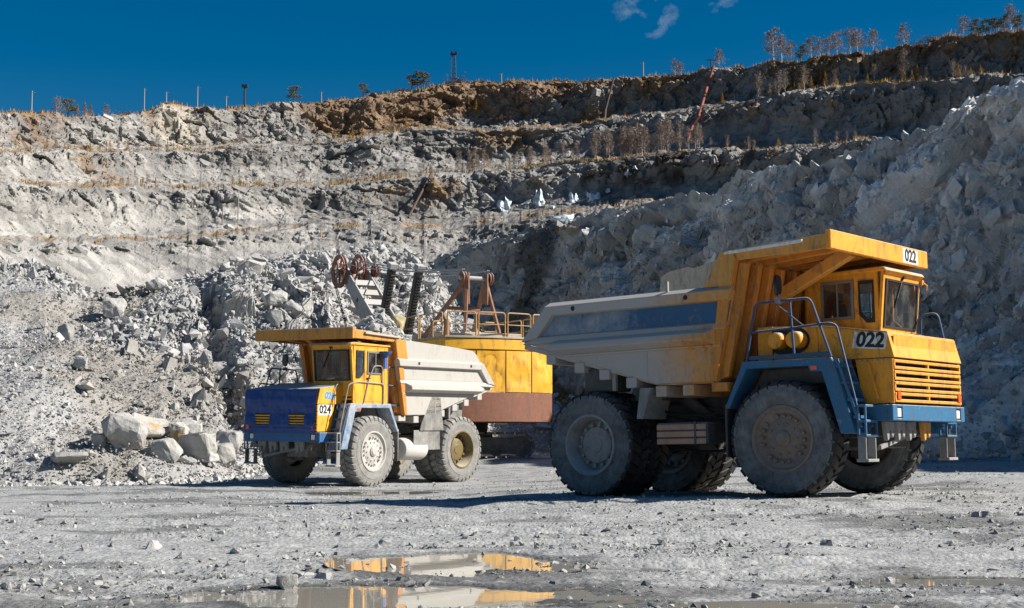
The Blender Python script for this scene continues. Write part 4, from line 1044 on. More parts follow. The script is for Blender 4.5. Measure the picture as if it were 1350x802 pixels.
    mb = MB(); mb.bar((1.5, -1.1, 0.86), (1.45, 0.7, 1.18), 0.06, 0.07); mb.build('tie_rod', M['greym'], T)
    # ---- bonnet: sides, top, sloping hood, grille
    hy = 1.372
    for s in (1, -1):
        mb = MB()   # upper side
        mb.prism([(0.55, 2.395), (0.55, 2.99), (0.81, 2.97), (1.84, 2.80), (1.925, 2.375), (1.10, 2.375), (1.10, 2.395)], s * (hy - 0.05), s * hy); mb.build('bonnet_side', Y, T, 0.008); mb = MB()
        mb.prism([(1.235, 2.362), (1.925, 2.362), (1.925, 1.60), (1.36, 1.60)], s * (hy - 0.05), s * (hy - 0.004)); mb.build('lower_side_panel', Y, T, 0.008)
    mb = MB(); mb.hexa([(0.55, -hy, 2.97), (1.84, -hy, 2.78), (1.84, hy, 2.78), (0.55, hy, 2.97), (0.55, -hy, 3.005), (1.845, -hy, 2.815), (1.845, hy, 2.815), (0.55, hy, 3.005)])
    mb.build('bonnet_top', paint('bonnet_top_dusty', (0.5, 0.36, 0.2), 0.7) if not A else Y, T, 0.006)
    mb = MB(); mb.hexa([(1.80, -hy, 2.80), (1.845, -hy, 2.815), (1.845, hy, 2.815), (1.80, hy, 2.80), (1.90, -hy, 2.372), (1.962, -hy - 0.01, 2.372), (1.962, hy + 0.01, 2.372), (1.90, hy, 2.372)])
    mb.prism([(-1.28, 2.42), (-1.26, 2.775), (1.26, 2.775), (1.28, 2.42)], 1.90, 1.91, 'x')
    me_h = mb.build('hood_panel', Y, T, 0.01)
    mb = MB(); mb.box(1.70, 1.78, -1.30, 1.30, 1.60, 2.36); mb.build('radiator', M['black'], T)
    gr = None
    for k in range(4):
        z0 = 1.615 + k * 0.186
        for j, (za, zb) in enumerate(((0.0, 0.052), (0.112, 0.164))):
            mb = MB(); mb.prism([(1.90, z0 + za), (1.945, z0 + za + 0.004), (1.945, z0 + zb), (1.90, z0 + zb + 0.006)], -1.34, 1.36); mb.build('grille_bar', Y, T, 0.005)
        for yy in (-1.34, -0.02, 1.32):
            mb = MB(); mb.box(1.895, 1.94, yy, yy + 0.04, z0 + 0.05, z0 + 0.115); mb.build('grille_post', Y, T)
    for s in (1, -1):
        mb = MB(); mb.box(1.945, 1.968, s * 1.235 - 0.06, s * 1.235 + 0.06, 1.66, 1.79); mb.build('indicator', M['orange'], T, 0.006)
    mb = MB()
    mb.tube(arc_pts([(1.50, -hy - 0.01, 2.30), (1.50, -hy - 0.06, 2.30), (1.66, -hy - 0.06, 1.70), (1.66, -hy, 1.70)], 0.04), 0.016, 6); mb.build('grab_handle', Y, T)
    # engine housing behind the bonnet, right deck
    mb = MB(); mb.prism([(-0.62, 2.41), (-0.62, 3.03), (-0.3, 3.03), (0.545, 2.99), (0.545, 2.41)], -1.385, 0.2); mb.build('engine_housing', Y, T, 0.015)
    mb = MB(); mb.prism([(-0.64, 2.41), (-0.64, 3.035), (-0.34, 3.04), (-0.34, 2.41)], -1.40, -0.9); mb.build('housing_door', Y, T, 0.01)
    mb = MB(); mb.box(-0.335, -0.325, -1.405, -1.3, 2.42, 3.0); mb.build('seam', M['seal'], T)
    mb = MB(); mb.prism([(-0.02 + 0.30 * math.cos(a) + (0.12 if math.cos(a) > 0 else -0.12), 2.76 + 0.24 * math.sin(a)) for a in [2 * math.pi * k / 24 for k in range(24)]], -1.392, -1.3); mb.build('filter_opening', M['black'], T)
    for x in (-0.17, 0.20):
        mb = MB(); mb.lathe([(0.001, -0.22), (0.13, -0.22), (0.15, -0.20), (0.155, 0.10), (0.001, 0.10)], 20, (x, -1.42, 2.76)); mb.build('air_filter', Y, T)
    # ---- cab
    y0, y1, x0 = 0.26, 1.80, -0.58
    mb = MB()
    mb.wall((x0, y0, 2.90), (1, 0, 0), (0, 0, 1), (0, 1, 0), 0.05, 1.50, 1.18, [(0.36, 1.02, 0.33, 1.05), (1.12, 1.42, 0.24, 1.02)])
    mb.wall((x0, y1, 2.41), (1, 0, 0), (0, 0, 1), (0, -1, 0), 0.05, 1.52, 1.67, [(0.28, 0.94, 0.84, 1.50), (1.08, 1.42, 0.72, 1.51)])
    vv = Vector((0.10, 0, 0.995)).normalized()
    mb.wall((0.905, y0, 2.60), (0, 1, 0), vv, (-1, 0, 0), 0.06, y1 - y0, 1.48, [(0.085, y1 - y0 - 0.085, 0.45, 1.345)])
    mb.wall((x0, y0, 2.90), (0, 1, 0), (0, 0, 1), (1, 0, 0), 0.05, y1 - y0, 1.18, [(0.3, 1.25, 0.45, 1.0)])
    # lower corners cut across the quarter windows
    for yy, n in ((y0, 1), (y1, -1)):
        mb.prism([(0.54, 3.13), (0.70, 3.13), (0.54, 3.30)] if n > 0 else [(0.50, 3.13), (0.68, 3.13), (0.50, 3.30)], yy + 0.004 * n, yy + 0.045 * n)
    mb.box(-0.5, 0.9, 1.0, 1.74, 2.5, 2.56)
    cab = mb.build('cab', Y, T, 0.006)
    mb = MB(); mb.prism([(-0.64, 4.065), (-0.64, 4.11), (0.95, 4.15), (1.075, 4.14), (1.13, 4.07)], y0 - 0.04, y1 + 0.04); mb.build('roof', Y, cab, 0.012)
    mb = MB(); mb.hexa([(1.03, y0 + 0.02, 3.99), (1.04, y0 + 0.02, 3.99), (1.04, y1 - 0.02, 3.99), (1.03, y1 - 0.02, 3.99), (1.08, y0, 4.07), (1.14, y0, 4.07), (1.14, y1, 4.07), (1.08, y1, 4.07)]); mb.build('visor', Y, cab)
    def window(O, U, Vv_, N, w, h, cut=None, split=None, fr=None):
        O, U, Vv_, N = Vector(O), Vector(U), Vector(Vv_), Vector(N)
        P = [(0, 0), (w, 0), (w, h), (0, h)] if not cut else cut
        P3 = [O + U * p[0] + Vv_ * p[1] for p in P]
        mb = MB(); n = len(P3); c = sum(P3, Vector()) / n
        inn = [c + (p - c) * (1 - 0.045 / max(0.2, (p - c).length) * 1.5) for p in P3]
        vs = P3 + inn + [p + N * 0.025 for p in P3] + [p + N * 0.025 for p in inn]
        fs = []
        for i in range(n):
            j = (i + 1) % n
            fs += [(i, j, n + j, n + i), (2 * n + i, 3 * n + i, 3 * n + j, 2 * n + j), (i, 2 * n + i, 2 * n + j, j), (n + i, n + j, 3 * n + j, 3 * n + i)]
        mb.add(vs, fs)
        wdw = mb.build('window_frame', fr or M['seal'], cab)
        mb = MB(); q = [p + N * 0.008 for p in inn]; mb.add(q, [tuple(range(n))]); mb.build('pane', M['glass'], wdw, smooth=0)
        if split:
            mb = MB(); a = O + U * split + N * 0.012; mb.bar(a + Vv_ * 0.03, a + Vv_ * (h - 0.03), 0.03, 0.03, tuple(N)); mb.build('window_divider', M['alu'], wdw)
        return wdw
    window((x0 + 0.36, y0 - 0.001, 3.23), (1, 0, 0), (0, 0, 1), (0, -1, 0), 0.66, 0.72, split=0.33, fr=M['alu'])
    window((x0 + 1.12, y0 - 0.001, 3.14), (1, 0, 0), (0, 0, 1), (0, -1, 0), 0.30, 0.78, cut=[(0, 0.16), (0.15, 0), (0.30, 0), (0.30, 0.78), (0, 0.78)])
    window((x0 + 0.28, y1 + 0.001, 3.25), (1, 0, 0), (0, 0, 1), (0, 1, 0), 0.66, 0.66, split=0.3, fr=M['alu'])
    window((x0 + 1.08, y1 + 0.001, 3.13), (1, 0, 0), (0, 0, 1), (0, 1, 0), 0.34, 0.79, cut=[(0, 0.17), (0.17, 0), (0.34, 0), (0.34, 0.79), (0, 0.79)])
    nf = Vector((0.995, 0, -0.10)).normalized()
    window(Vector((0.905, y0 + 0.085, 2.60)) + vv * 0.45 + nf * 0.001, (0, 1, 0), vv, nf, y1 - y0 - 0.17, 0.895)
    window((x0 - 0.001, y0 + 0.3, 3.35), (0, 1, 0), (0, 0, 1), (-1, 0, 0), 0.95, 0.55)
    # cab inside
    mb = MB(); mb.prism([(0.5, 2.9), (0.55, 3.12), (0.68, 3.15), (0.9, 3.04), (0.9, 2.7), (0.5, 2.7)], y0 + 0.06, y1 - 0.06); mb.build('dashboard', M['black'], cab, 0.01)
    mb = MB(); mb.box(-0.25, 0.25, 0.9, 1.4, 2.85, 2.98); mb.prism([(-0.32, 2.9), (-0.2, 2.9), (-0.28, 3.65), (-0.38, 3.65)], 0.92, 1.38); mb.box(-0.38, -0.28, 1.03, 1.27, 3.66, 3.84); mb.build('seat', M['seat'], cab, 0.03)
    mb = MB(); mb.tube([(0.42 + 0.08 * math.cos(a), 1.15 + 0.22 * math.sin(a), 3.20 + 0.2 * math.cos(a)) for a in [2 * math.pi * k / 20 for k in range(20)]], 0.018, 6, True); mb.tube([(0.42, 1.15, 3.2), (0.62, 1.15, 3.0)], 0.03, 6); mb.bar((0.42, 0.93, 3.2), (0.42, 1.37, 3.2), 0.03, 0.02); mb.build('steering_wheel', M['black'], cab)
    mb = MB(); mb.hexa([(0.66, 0.62, 3.155), (0.86, 0.62, 3.075), (0.86, 0.86, 3.075), (0.66, 0.86, 3.155), (0.66, 0.62, 3.16), (0.86, 0.62, 3.08), (0.86, 0.86, 3.08), (0.66, 0.86, 3.16)]); mb.build('paper_sheet', M['paper'], cab)
    mb = MB(); mb.box(-0.50, -0.44, 0.40, 0.62, 2.95, 4.0); mb.box(-0.5, 0.9, 1.60, 1.70, 2.9, 3.05); mb.build('cab_trim', M['black'], cab)
    # wiper, door, door handle
    mb = MB(); mb.tube([(1.06, 1.05, 4.02), (1.045, 0.86, 3.72), (1.04, 0.80, 3.60)], 0.013, 5); mb.bar((1.05, 0.93, 3.86), (1.02, 0.70, 3.42), 0.014, 0.03, (1, 0, 0)); mb.box(1.03, 1.10, 1.0, 1.1, 3.98, 4.05); mb.build('wiper', M['black'], cab)
    mb = MB()
    for q in ((-0.42, -0.405, 2.48, 4.02), (0.44, 0.455, 2.48, 4.02)): mb.box(q[0], q[1], y1, y1 + 0.012, q[2], q[3])
    mb.box(-0.42, 0.455, y1, y1 + 0.012, 2.465, 2.48); mb.box(-0.42, 0.455, y1, y1 + 0.012, 4.02, 4.035)
    dr = mb.build('door_edge', Y, cab)
    mb = MB(); mb.box(0.24, 0.38, y1 + 0.012, y1 + 0.05, 3.12, 3.15); mb.build('door_handle', M['black'], dr)
    mb = MB(); mb.box(1.05, 1.10, y1 - 0.02, y1 + 0.05, 3.93, 4.02); mb.tube([(1.1, y1 + 0.02, 3.97), (1.14, y1 + 0.10, 3.92), (1.12, y1 + 0.10, 3.83)], 0.012, 5); mb.build('roof_bracket', Y, cab)
    # ---- handrails and mirrors
    mb = MB(); yr = -1.77
    mb.tube(arc_pts([(-0.66, yr, 2.41), (-0.45, yr, 3.43), (0.64, yr, 3.45), (1.00, yr, 2.41)], 0.12), 0.022, 8)
    mb.tube([(0.24, yr, 3.44), (0.30, yr, 2.41)], 0.022, 8)
    mb.tube(arc_pts([(-0.56, yr, 2.92), (0.30, yr, 2.95), (0.98, yr, 2.99), (1.12, yr, 2.94), (1.40, yr, 1.75), (1.44, yr, 1.56)], 0.06), 0.020, 8)
    mb.tube([(-0.08, yr, 3.43), (0.50, yr - 0.02, 2.97)], 0.014, 6); mb.box(-0.6, 0.98, yr - 0.01, yr + 0.01, 2.43, 2.50)
    mb.build('handrail', RAIL, T)
    mb = MB(); n = 16
    for t, sc in ((-0.03, 0.8), (-0.012, 1.0), (0.03, 0.85)):
        mb.v += [(0.02 + t + 0.0 * sc, yr - 0.02 + 0.115 * sc * math.copysign(abs(math.cos(a)) ** 0.6, math.cos(a)), 3.72 + 0.19 * sc * math.copysign(abs(math.sin(a)) ** 0.6, math.sin(a))) for a in [2 * math.pi * k / n for k in range(n)]]
    for r in range(2):
        mb.f += [(r * n + k, r * n + (k + 1) % n, (r + 1) * n + (k + 1) % n, (r + 1) * n + k) for k in range(n)]
    mb.f += [tuple(range(n)), tuple(range(2 * n, 3 * n))]
    mr = mb.build('mirror', M['mirror'], T)
    mb = MB(); mb.tube([(0.02, yr, 3.42), (0.03, yr, 3.72)], 0.018, 6); mb.box(-0.03, 0.07, yr - 0.05, yr + 0.05, 3.40, 3.50); mb.build('mirror_arm', M['greym'], mr)
    mb = MB(); yl = 1.77
    mb.tube(arc_pts([(-0.62, yl, 2.41), (-0.62, yl, 3.49), (-1.18, yl, 3.47), (-1.20, yl, 2.41)], 0.10), 0.022, 8); mb.tube([(-0.62, yl, 2.95), (-1.19, yl, 2.93)], 0.018, 6)
    mb.box(-1.25, -0.5, yl - 0.42, yl + 0.02, 2.34, 2.40)
    mb.build('handrail', M['rail22'], T)
    mb = MB()
    mb.tube(arc_pts([(1.46, yl, 1.56), (1.42, yl, 1.75), (1.10, yl, 2.95), (0.75, yl + 0.05, 3.02), (-0.36, yl + 0.06, 2.98), (-0.36, yl + 0.05, 2.41)], 0.12), 0.020, 8)
    mb.tube(arc_pts([(0.50, yl + 0.05, 2.41), (0.30, yl + 0.06, 3.10), (0.10, yl + 0.08, 3.50), (-0.26, yl + 0.08, 3.50), (-0.30, yl + 0.06, 2.99)], 0.1), 0.018, 8)
    mb.tube(arc_pts([(1.30, 1.42, 2.35), (1.30, 1.42, 2.72), (1.22, 1.42, 2.95), (0.95, 1.42, 2.98)], 0.1), 0.016, 6)
    mb.build('handrail', M['greym'] if not A else RAIL, T)
    if A:
        mb = MB(); mb.tube(arc_pts([(1.0, 1.82, 2.41), (1.02, 1.82, 3.36), (1.36, 1.82, 3.38), (1.52, 1.80, 2.6), (1.52, 1.80, 1.6)], 0.12), 0.022, 8); mb.build('handrail', RAIL, T)
    mb = MB(); mb.lathe([(0.001, 3.94), (0.20, 3.93), (0.19, 3.90), (0.07, 3.78), (0.001, 3.77)], 18, (-0.36, yl + 0.12, 0), 'z'); mb.box(-0.42, -0.30, yl + 0.10, yl + 0.14, 3.42, 3.80)
    mb.build('mirror', BL if A else paint('mirror_blue', (0.02, 0.13, 0.42), 0.1, rust=0), T)
    mb = MB(); mb.tube([(-0.36, yl + 0.09, 3.5), (-0.36, yl + 0.12, 3.8)], 0.016, 6); mb.build('mirror_arm', M['greym'], T)
    # hoses and brackets along the chassis
    for k, (yy, zz) in enumerate(((-1.30, 1.62), (-1.22, 1.52), (1.30, 1.62), (-0.9, 0.95))):
        mb = MB(); mb.tube([(-1.2 - 0.28 * i, yy + 0.05 * math.sin(i * 1.3 + k), zz - 0.12 * math.sin(i * math.pi / 6)) for i in range(7)], 0.028, 6); mb.build('hose', M['black'], T)
    mb = MB(); mb.tube(arc_pts([(1.02, -1.50, 2.30), (1.18, -1.60, 1.9), (1.42, -1.55, 1.5), (1.40, -1.2, 1.1)], 0.15), 0.02, 6); mb.build('hose', M['black'], T)
    for k in range(7):
        mb = MB(); mb.lathe([(0.001, -hy - 0.014), (0.016, -hy - 0.012), (0.018, -hy)], 8, (1.28 + 0.095 * k, 0, 2.335)); mb.build('bolt', M['greym'], T)
    # ---- side tanks
    mb = MB(); mb.box(-2.52, -1.42, -1.93, -1.35, 0.97, 1.36); bx = mb.build('battery_box', CH, T, 0.03)
    for z in (1.015, 1.145, 1.275):
        mb = MB(); mb.box(-2.50, -1.44, -1.955, -1.93, z - 0.045, z + 0.055); mb.build('slat', paint('battery_box_slat', (0.62, 0.25, 0.08), 0.55, rust=0.2, dustc=(0.33, 0.31, 0.29)), bx, 0.008)
    mb = MB(); mb.box(-1.68, -1.64, -1.965, -1.3, 0.955, 1.375); mb.build('strap', CH, bx)
    mb = MB(); mb.lathe([(0.001, -2.55), (0.2, -2.53), (0.30, -2.46), (0.335, -2.38), (0.335, -1.50), (0.30, -1.42), (0.2, -1.36), (0.001, -1.34)], 24, (0, 1.55, 1.07), 'x')
    mb.box(-2.2, -1.7, 1.0, 1.5, 0.9, 1.3)
    mb.build('air_tank', paint('tank_dusty', (0.5, 0.48, 0.44), 0.8, rust=0.1, dustc=(0.56, 0.53, 0.48)) if not A else CH, T)
    # mud guards ahead of the rear wheels
    mb = MB()
    if A:
        mb.prism([(-2.95, 1.45), (-2.86, 2.02), (-2.62, 2.02), (-2.80, 1.45)], -1.95, -1.2)
    else:
        mb.prism([(-2.97, 2.62), (-2.55, 2.66), (-2.05, 1.80), (-2.0, 1.62), (-3.15, 1.62)], 1.87, 1.90); mb.prism([(-2.97, 1.04), (-2.97, 1.63), (-1.75, 1.63), (-1.75, 1.04)], 1.83, 1.86); mb.box(-3.02, -2.97, 1.2, 1.86, 1.04, 2.2)
    mb.build('mud_guard', M['greym'] if A else M['chas24'], T, 0.006)
    # ---- dump body
    DB = MB()
    for s in (1, -1):
        o, i = s * 1.90, s * 1.80
        side = [(-0.86, 3.55), (-1.06, 2.73), (-1.23, 2.08), (-2.54, 2.09), (-5.12, 2.86), (-5.71, 3.04), (-5.06, 3.70), (-0.82, 3.70)]
        DB.prism(side, i, o)
    # floor, front wall, inside of the tail
    DB.hexa([(-1.24, -1.80, 2.06), (-2.54, -1.80, 2.06), (-2.54, 1.80, 2.06), (-1.24, 1.80, 2.06), (-1.22, -1.80, 2.14), (-2.54, -1.80, 2.14), (-2.54, 1.80, 2.14), (-1.22, 1.80, 2.14)])
    DB.hexa([(-2.54, -1.80, 2.06), (-5.74, -1.86, 2.92), (-5.74, 1.86, 2.92), (-2.54, 1.80, 2.06), (-2.54, -1.80, 2.14), (-5.71, -1.86, 3.02), (-5.71, 1.86, 3.02), (-2.54, 1.80, 2.14)])
    body = DB.build('dump_body', BODY, T, 0.012)
    # front wall with ribs
    fw = MB(); fw.hexa([(-1.30, -1.80, 2.08), (-1.20, -1.80, 2.08), (-1.20, 1.80, 2.08), (-1.30, 1.80, 2.08), (-0.84, -1.80, 4.26), (-0.74, -1.80, 4.26), (-0.74, 1.80, 4.26), (-0.84, 1.80, 4.26)])
    for s in (1, -1):  # corner plates, flush with the sides
        fw.prism([(-1.33, 2.08), (-1.19, 2.08), (-0.72, 4.26), (-0.98, 4.26), (-1.09, 3.72)], s * 1.80, s * 1.955)
    front = fw.build('front_wall', WALL, body, 0.012)
    for k in range(9):
        y = -1.70 + k * 0.425
        mb = MB(); mb.hexa([(-1.20, y - 0.09, 2.12), (-1.05, y - 0.06, 2.16), (-1.05, y + 0.06, 2.16), (-1.20, y + 0.09, 2.12), (-0.745, y - 0.09, 4.20), (-0.60, y - 0.06, 4.16), (-0.60, y + 0.06, 4.16), (-0.745, y + 0.09, 4.20)])
        mb.build('rib', WALL, body, 0.01)
    mb = MB(); mb.box(-1.35, -1.02, -1.86, 1.86, 1.90, 2.06); mb.build('cross_beam', WALL if A else BODY, body, 0.01)
    for s in (1, -1):
        # upper rail
        mb = MB(); mb.hexa([(-4.93, s * 1.90, 3.51), (-0.86, s * 1.90, 3.51), (-0.86, s * 2.03, 3.53), (-4.96, s * 2.03, 3.53), (-5.05, s * 1.86, 3.80), (-0.80, s * 1.86, 3.80), (-0.82, s * 2.03, 3.71), (-5.07, s * 2.03, 3.70)])
        rl = mb.build('side_rail', BODY, body, 0.01)
        for x in (-4.35, -1.75):
            mb = MB(); mb.lathe([(0.001, s * 2.034), (0.048, s * 2.034), (0.048, s * 2.01)], 14, (x, 0, 3.625)); mb.build('plug', M['black'], rl)
        # tail post, sill above the ridge beam
        mb = MB(); mb.hexa([(-5.70, s * 1.90, 3.05), (-5.30, s * 1.90, 3.10), (-5.30, s * 2.00, 3.10), (-5.70, s * 2.00, 3.05), (-5.06, s * 1.90, 3.70), (-4.88, s * 1.90, 3.515), (-4.90, s * 2.02, 3.515), (-5.06, s * 2.02, 3.70)]); mb.build('tail_post', BODY, body, 0.01)
        mb = MB(); mb.hexa([(-5.66, s * 1.90, 2.98), (-0.98, s * 1.90, 3.00), (-0.98, s * 1.97, 3.02), (-5.66, s * 2.0, 3.0), (-5.32, s * 1.90, 3.14), (-0.95, s * 1.90, 3.14), (-0.95, s * 1.955, 3.11), (-5.34, s * 1.955, 3.12)]); mb.build('sill', BODY, body, 0.006)
        # blue painted panel between them
        mb = MB(); mb.prism([(-5.24, 3.141), (-4.90, 3.509), (-0.864, 3.509), (-0.952, 3.141)], s * 1.90, s * 1.912); mb.build('stripe_panel', M['strip22'] if A else BODY, body)
        for xs in (-2.72, -3.9):
            zb = 2.12 if xs > -3 else 2.52
            mb = MB(); mb.box(xs - 0.012, xs + 0.012, s * 1.90 - 0.008, s * 1.90 + 0.008, zb, 2.70); mb.build('weld_seam', BODY, body)
        # ridge beam
        mb = MB()
        P = [(1.92, 3.06), (2.13, 2.955), (2.15, 2.84), (1.93, 2.73)]
        vs = [(-4.80 - (0.10 if k in (1, 2) else 0), s * p[0], p[1]) for k, p in enumerate(P)] + [(-1.30 + (0.12 if k in (0, 3) else 0), s * p[0], p[1]) for k, p in enumerate(P)]
        mb.add(vs, [(0, 1, 2, 3), (4, 7, 6, 5), (0, 4, 5, 1), (1, 5, 6, 2), (2, 6, 7, 3), (3, 7, 4, 0)]); mb.build('ridge_beam', BODY, body, 0.01)
        mb = MB(); mb.box(-4.62, -1.08, min(s * 1.9, s * 1.965), max(s * 1.9, s * 1.965), 2.70, 2.735); mb.build('flange', BODY, body)
    # bearers under the floor, showing at both sides
    for x, z in ((-1.85, 2.05), (-2.45, 2.05), (-3.12, 2.24), (-3.75, 2.42), (-4.35, 2.58), (-5.05, 2.78)):
        mb = MB(); mb.box(x - 0.12, x + 0.12, -1.86, 1.86, z - 0.20, z); mb.build('bearer', BODY, body, 0.012)
    mb = MB(); mb.box(-4.35, -3.55, -1.70, -1.25, 2.0, 2.45); mb.box(-4.35, -3.55, 1.25, 1.70, 2.0, 2.45); mb.box(-3.3, -2.6, -1.5, 1.5, 1.80, 2.05); mb.build('body_pad', CH, body, 0.02)
    for s in (1, -1):
        mb = MB(); mb.box(-3.60, -3.52, s * 1.77 - 0.03, s * 1.77 + 0.03, 2.0, 2.5); mb.build('flap_hanger', M['greym'], body)
    # raised boards at the front of the sides
    mb = MB(); mb.prism([(-1.40, 3.78), (-0.86, 3.78), (-0.74, 4.26), (-0.80, 4.40), (-1.04, 4.40)], -1.96, -1.88); mb.build('side_board', OC if A else BODY, body, 0.008)
    if A:
        mb = MB(); mb.prism([(-5.0, 3.75), (-4.88, 4.62), (-4.70, 4.72), (-4.2, 4.78), (-4.0, 4.74), (-3.5, 4.86), (-2.2, 4.70), (-1.1, 4.42), (-0.86, 3.78)], 1.80, 1.86); mb.build('side_board', M['stain'], body)
        mb = MB(); mb.box(-2.24, -2.20, -1.93, -1.88, 3.78, 3.97); mb.build('stub_post', M['greym'], body)
    else:
        mb = MB(); mb.prism([(-4.98, 3.74), (-4.78, 4.00), (-4.55, 4.12), (-3.4, 4.20), (-1.5, 4.29), (-0.78, 4.30), (-0.86, 3.74)], 1.87, 1.93); mb.build('side_board', BODY, body, 0.01)
        mb = MB(); mb.prism([(-1.30, 3.75), (-0.86, 3.75), (-0.74, 4.30), (-1.18, 4.30)], 1.935, 1.96); mb.build('corner_plate', OC, body, 0.005)
    # ---- canopy over the cab
    mb = MB()
    mb.hexa([(-0.90, -1.86, 4.30), (1.06, -1.86, 4.44), (1.06, 1.86, 4.44), (-0.90, 1.86, 4.30), (-0.95, -1.86, 4.36), (1.06, -1.86, 4.50), (1.06, 1.86, 4.50), (-0.95, 1.86, 4.36)])
    for s in (1, -1):
        mb.hexa([(-1.05, s * 1.83, 4.22), (1.06, s * 1.83, 4.26), (1.06, s * 1.90, 4.26), (-1.05, s * 1.90, 4.22), (-1.05, s * 1.83, 4.40), (1.06, s * 1.83, 4.52), (1.06, s * 1.90, 4.52), (-1.05, s * 1.90, 4.40)])
    can = mb.build('canopy', OC, T, 0.01)
    mb = MB(); mb.box(1.055, 1.154, -1.935, 1.935, 4.244, 4.574); fas = mb.build('fascia', Y if A else OC, can, 0.012)
    for k in range(6):
        y = -1.5 + k * 0.6
        mb = MB(); mb.hexa([(-0.85, y - 0.06, 4.22), (1.05, y - 0.06, 4.36), (1.05, y + 0.06, 4.36), (-0.85, y + 0.06, 4.22), (-0.85, y - 0.06, 4.31), (1.05, y - 0.06, 4.445), (1.05, y + 0.06, 4.445), (-0.85, y + 0.06, 4.31)]); mb.build('canopy_rib', WALL, can)
    for s in (1, -1):
        mb = MB(); mb.hexa([(-0.95, s * 1.90, 4.34), (0.62, s * 1.90, 4.40), (0.62, s * 1.97, 4.40), (-0.95, s * 1.97, 4.34), (-0.95, s * 1.90, 4.385), (0.62, s * 1.90, 4.455), (0.62, s * 1.97, 4.455), (-0.95, s * 1.97, 4.385)]); mb.build('edge_lip', M['plate'] if A else BODY, can, 0.006)
    for y in (-0.35, -1.25) if False else (-0.30,):
        mb = MB(); mb.bar((-0.95, y, 3.62), (0.70, y, 4.40), 0.20, 0.22); mb.build('strut', OC, can, 0.012)
    # ---- numbers
    if A:
        mb = MB(); mb.prism([(1.19, 2.565), (1.80, 2.51), (1.86, 2.79), (1.25, 2.845)], -hy - 0.004, -hy); pl = mb.build('number_plate', M['plate'], T)
        o = link_mesh('number', text_mesh('022', 0.345, M['ink'], 0.035, shear=0.12), pl, (1.525, -hy - 0.006, 2.675), (math.pi / 2, math.radians(5), 0))
        mb = MB(); mb.prism([(0.86, 4.27), (1.50, 4.27), (1.50, 4.54), (0.86, 4.54)], 1.1545, 1.158, 'x'); pl = mb.build('number_plate', M['plate'], T)
        link_mesh('number', text_mesh('022', 0.315, M['ink'], 0.03), pl, (1.160, 1.18, 4.405), (math.pi / 2, 0, math.pi / 2))
    else:
        mb = MB(); mb.prism([(1.36, 2.06), (1.90, 2.06), (1.90, 2.36), (1.36, 2.36)], hy - 0.004, hy + 0.001); pl = mb.build('number_plate', M['plate'], T)
        link_mesh('number', text_mesh('024', 0.315, M['ink'], 0.03), pl, (1.63, hy + 0.003, 2.215), (math.pi / 2, 0, math.pi))
        link_mesh('painted_number', text_mesh('024', 0.27, M['bluepaint'], 0.045, shear=0.1), T, (1.45, hy + 0.003, 2.61), (math.pi / 2, 0.06, math.pi))
        # tarpaulin over bonnet front and grille, with two openings
        nu, nv = 66, 44; vs = []; idx = {}; fs = []
        rr = np.random.default_rng(5)
        for i in range(nu + 1):
            for j in range(nv + 1):
                y = -1.395 + 2.79 * i / nu; t = j / nv
                if t < 0.70: x, z = 1.955 + 0.02 * math.sin(t * 9), 1.56 + t / 0.70 * 0.83
                elif t < 0.92: q = (t - 0.70) / 0.22; x, z = 1.975 - 0.09 * q, 2.39 + 0.415 * q
                else: q = (t - 0.92) / 0.08; x, z = 1.885 - 0.10 * q, 2.805 + 0.004 * q
                vs.append((x, y, z))
        vs = np.array(vs); wv = fbm(vs * 3.2, 4, 3) * 0.040 + fbm(vs * np.array([3, 9, 2.0]), 3, 9, ridged=True) * 0.028 - 0.03 * np.exp(-((vs[:, 2] - 2.42) / 0.025) ** 2) - 0.02 * np.exp(-((vs[:, 2] - 1.72) / 0.02) ** 2)
        vs[:, 0] += wv + 0.075; vs[:, 1] += fbm(vs * 2.5, 2, 21) * 0.012
        nz = 1.56; mb = MB(); mb.v = [tuple(p) for p in vs]
        for i in range(nu):
            for j in range(nv):
                y = -1.395 + 2.79 * (i + .5) / nu; z = 1.56 + (j + .5) / nv / 0.70 * 0.83
                if 1.78 < z < 2.09 and (0.36 < abs(y) < 0.98): continue
                a = i * (nv + 1) + j; mb.f.append((a, a + nv + 1, a + nv + 2, a + 1))
        mb.build('tarpaulin', M['tarp'], T, smooth=60)
        for s in (1, -1):
            mb = MB(); mb.box(1.945, 1.968, s * 1.26 - 0.06, s * 1.26 + 0.06, 1.64, 1.77)
            mb.build('indicator', M['orange'], T, 0.006, loc=(0.10, 0, 0))
            for yy in ((0.36, 0.98) if s > 0 else (-0.98, -0.36),):
                mb = MB(); mb.box(1.972, 1.985, yy[0] - 0.03, yy[1] + 0.03, 1.76, 2.11); mb.build('grille_backing', M['black'], T)
                for k in range(4):
                    mb = MB(); mb.box(2.0, 2.03, yy[0] - 0.01, yy[1] + 0.01, 1.80 + k * 0.075, 1.835 + k * 0.075); mb.build('louver', Y, T)
    return T

TRUCK_A = make_truck('dump_truck', 'yellow dump truck numbered 022 with blue striped body, nearer one on the right', (5.849, 26.159, CAM_Z - 1.093), (-0.0035, -0.0186, -0.70466), '022')
TRUCK_B = make_truck('dump_truck', 'yellow dump truck numbered 024 with dusty white body and blue tarpaulin, loaded by the excavator', (-5.476, 42.383, CAM_Z - 1.4546), (-0.0154, 0.0072, 4.09936), '024')
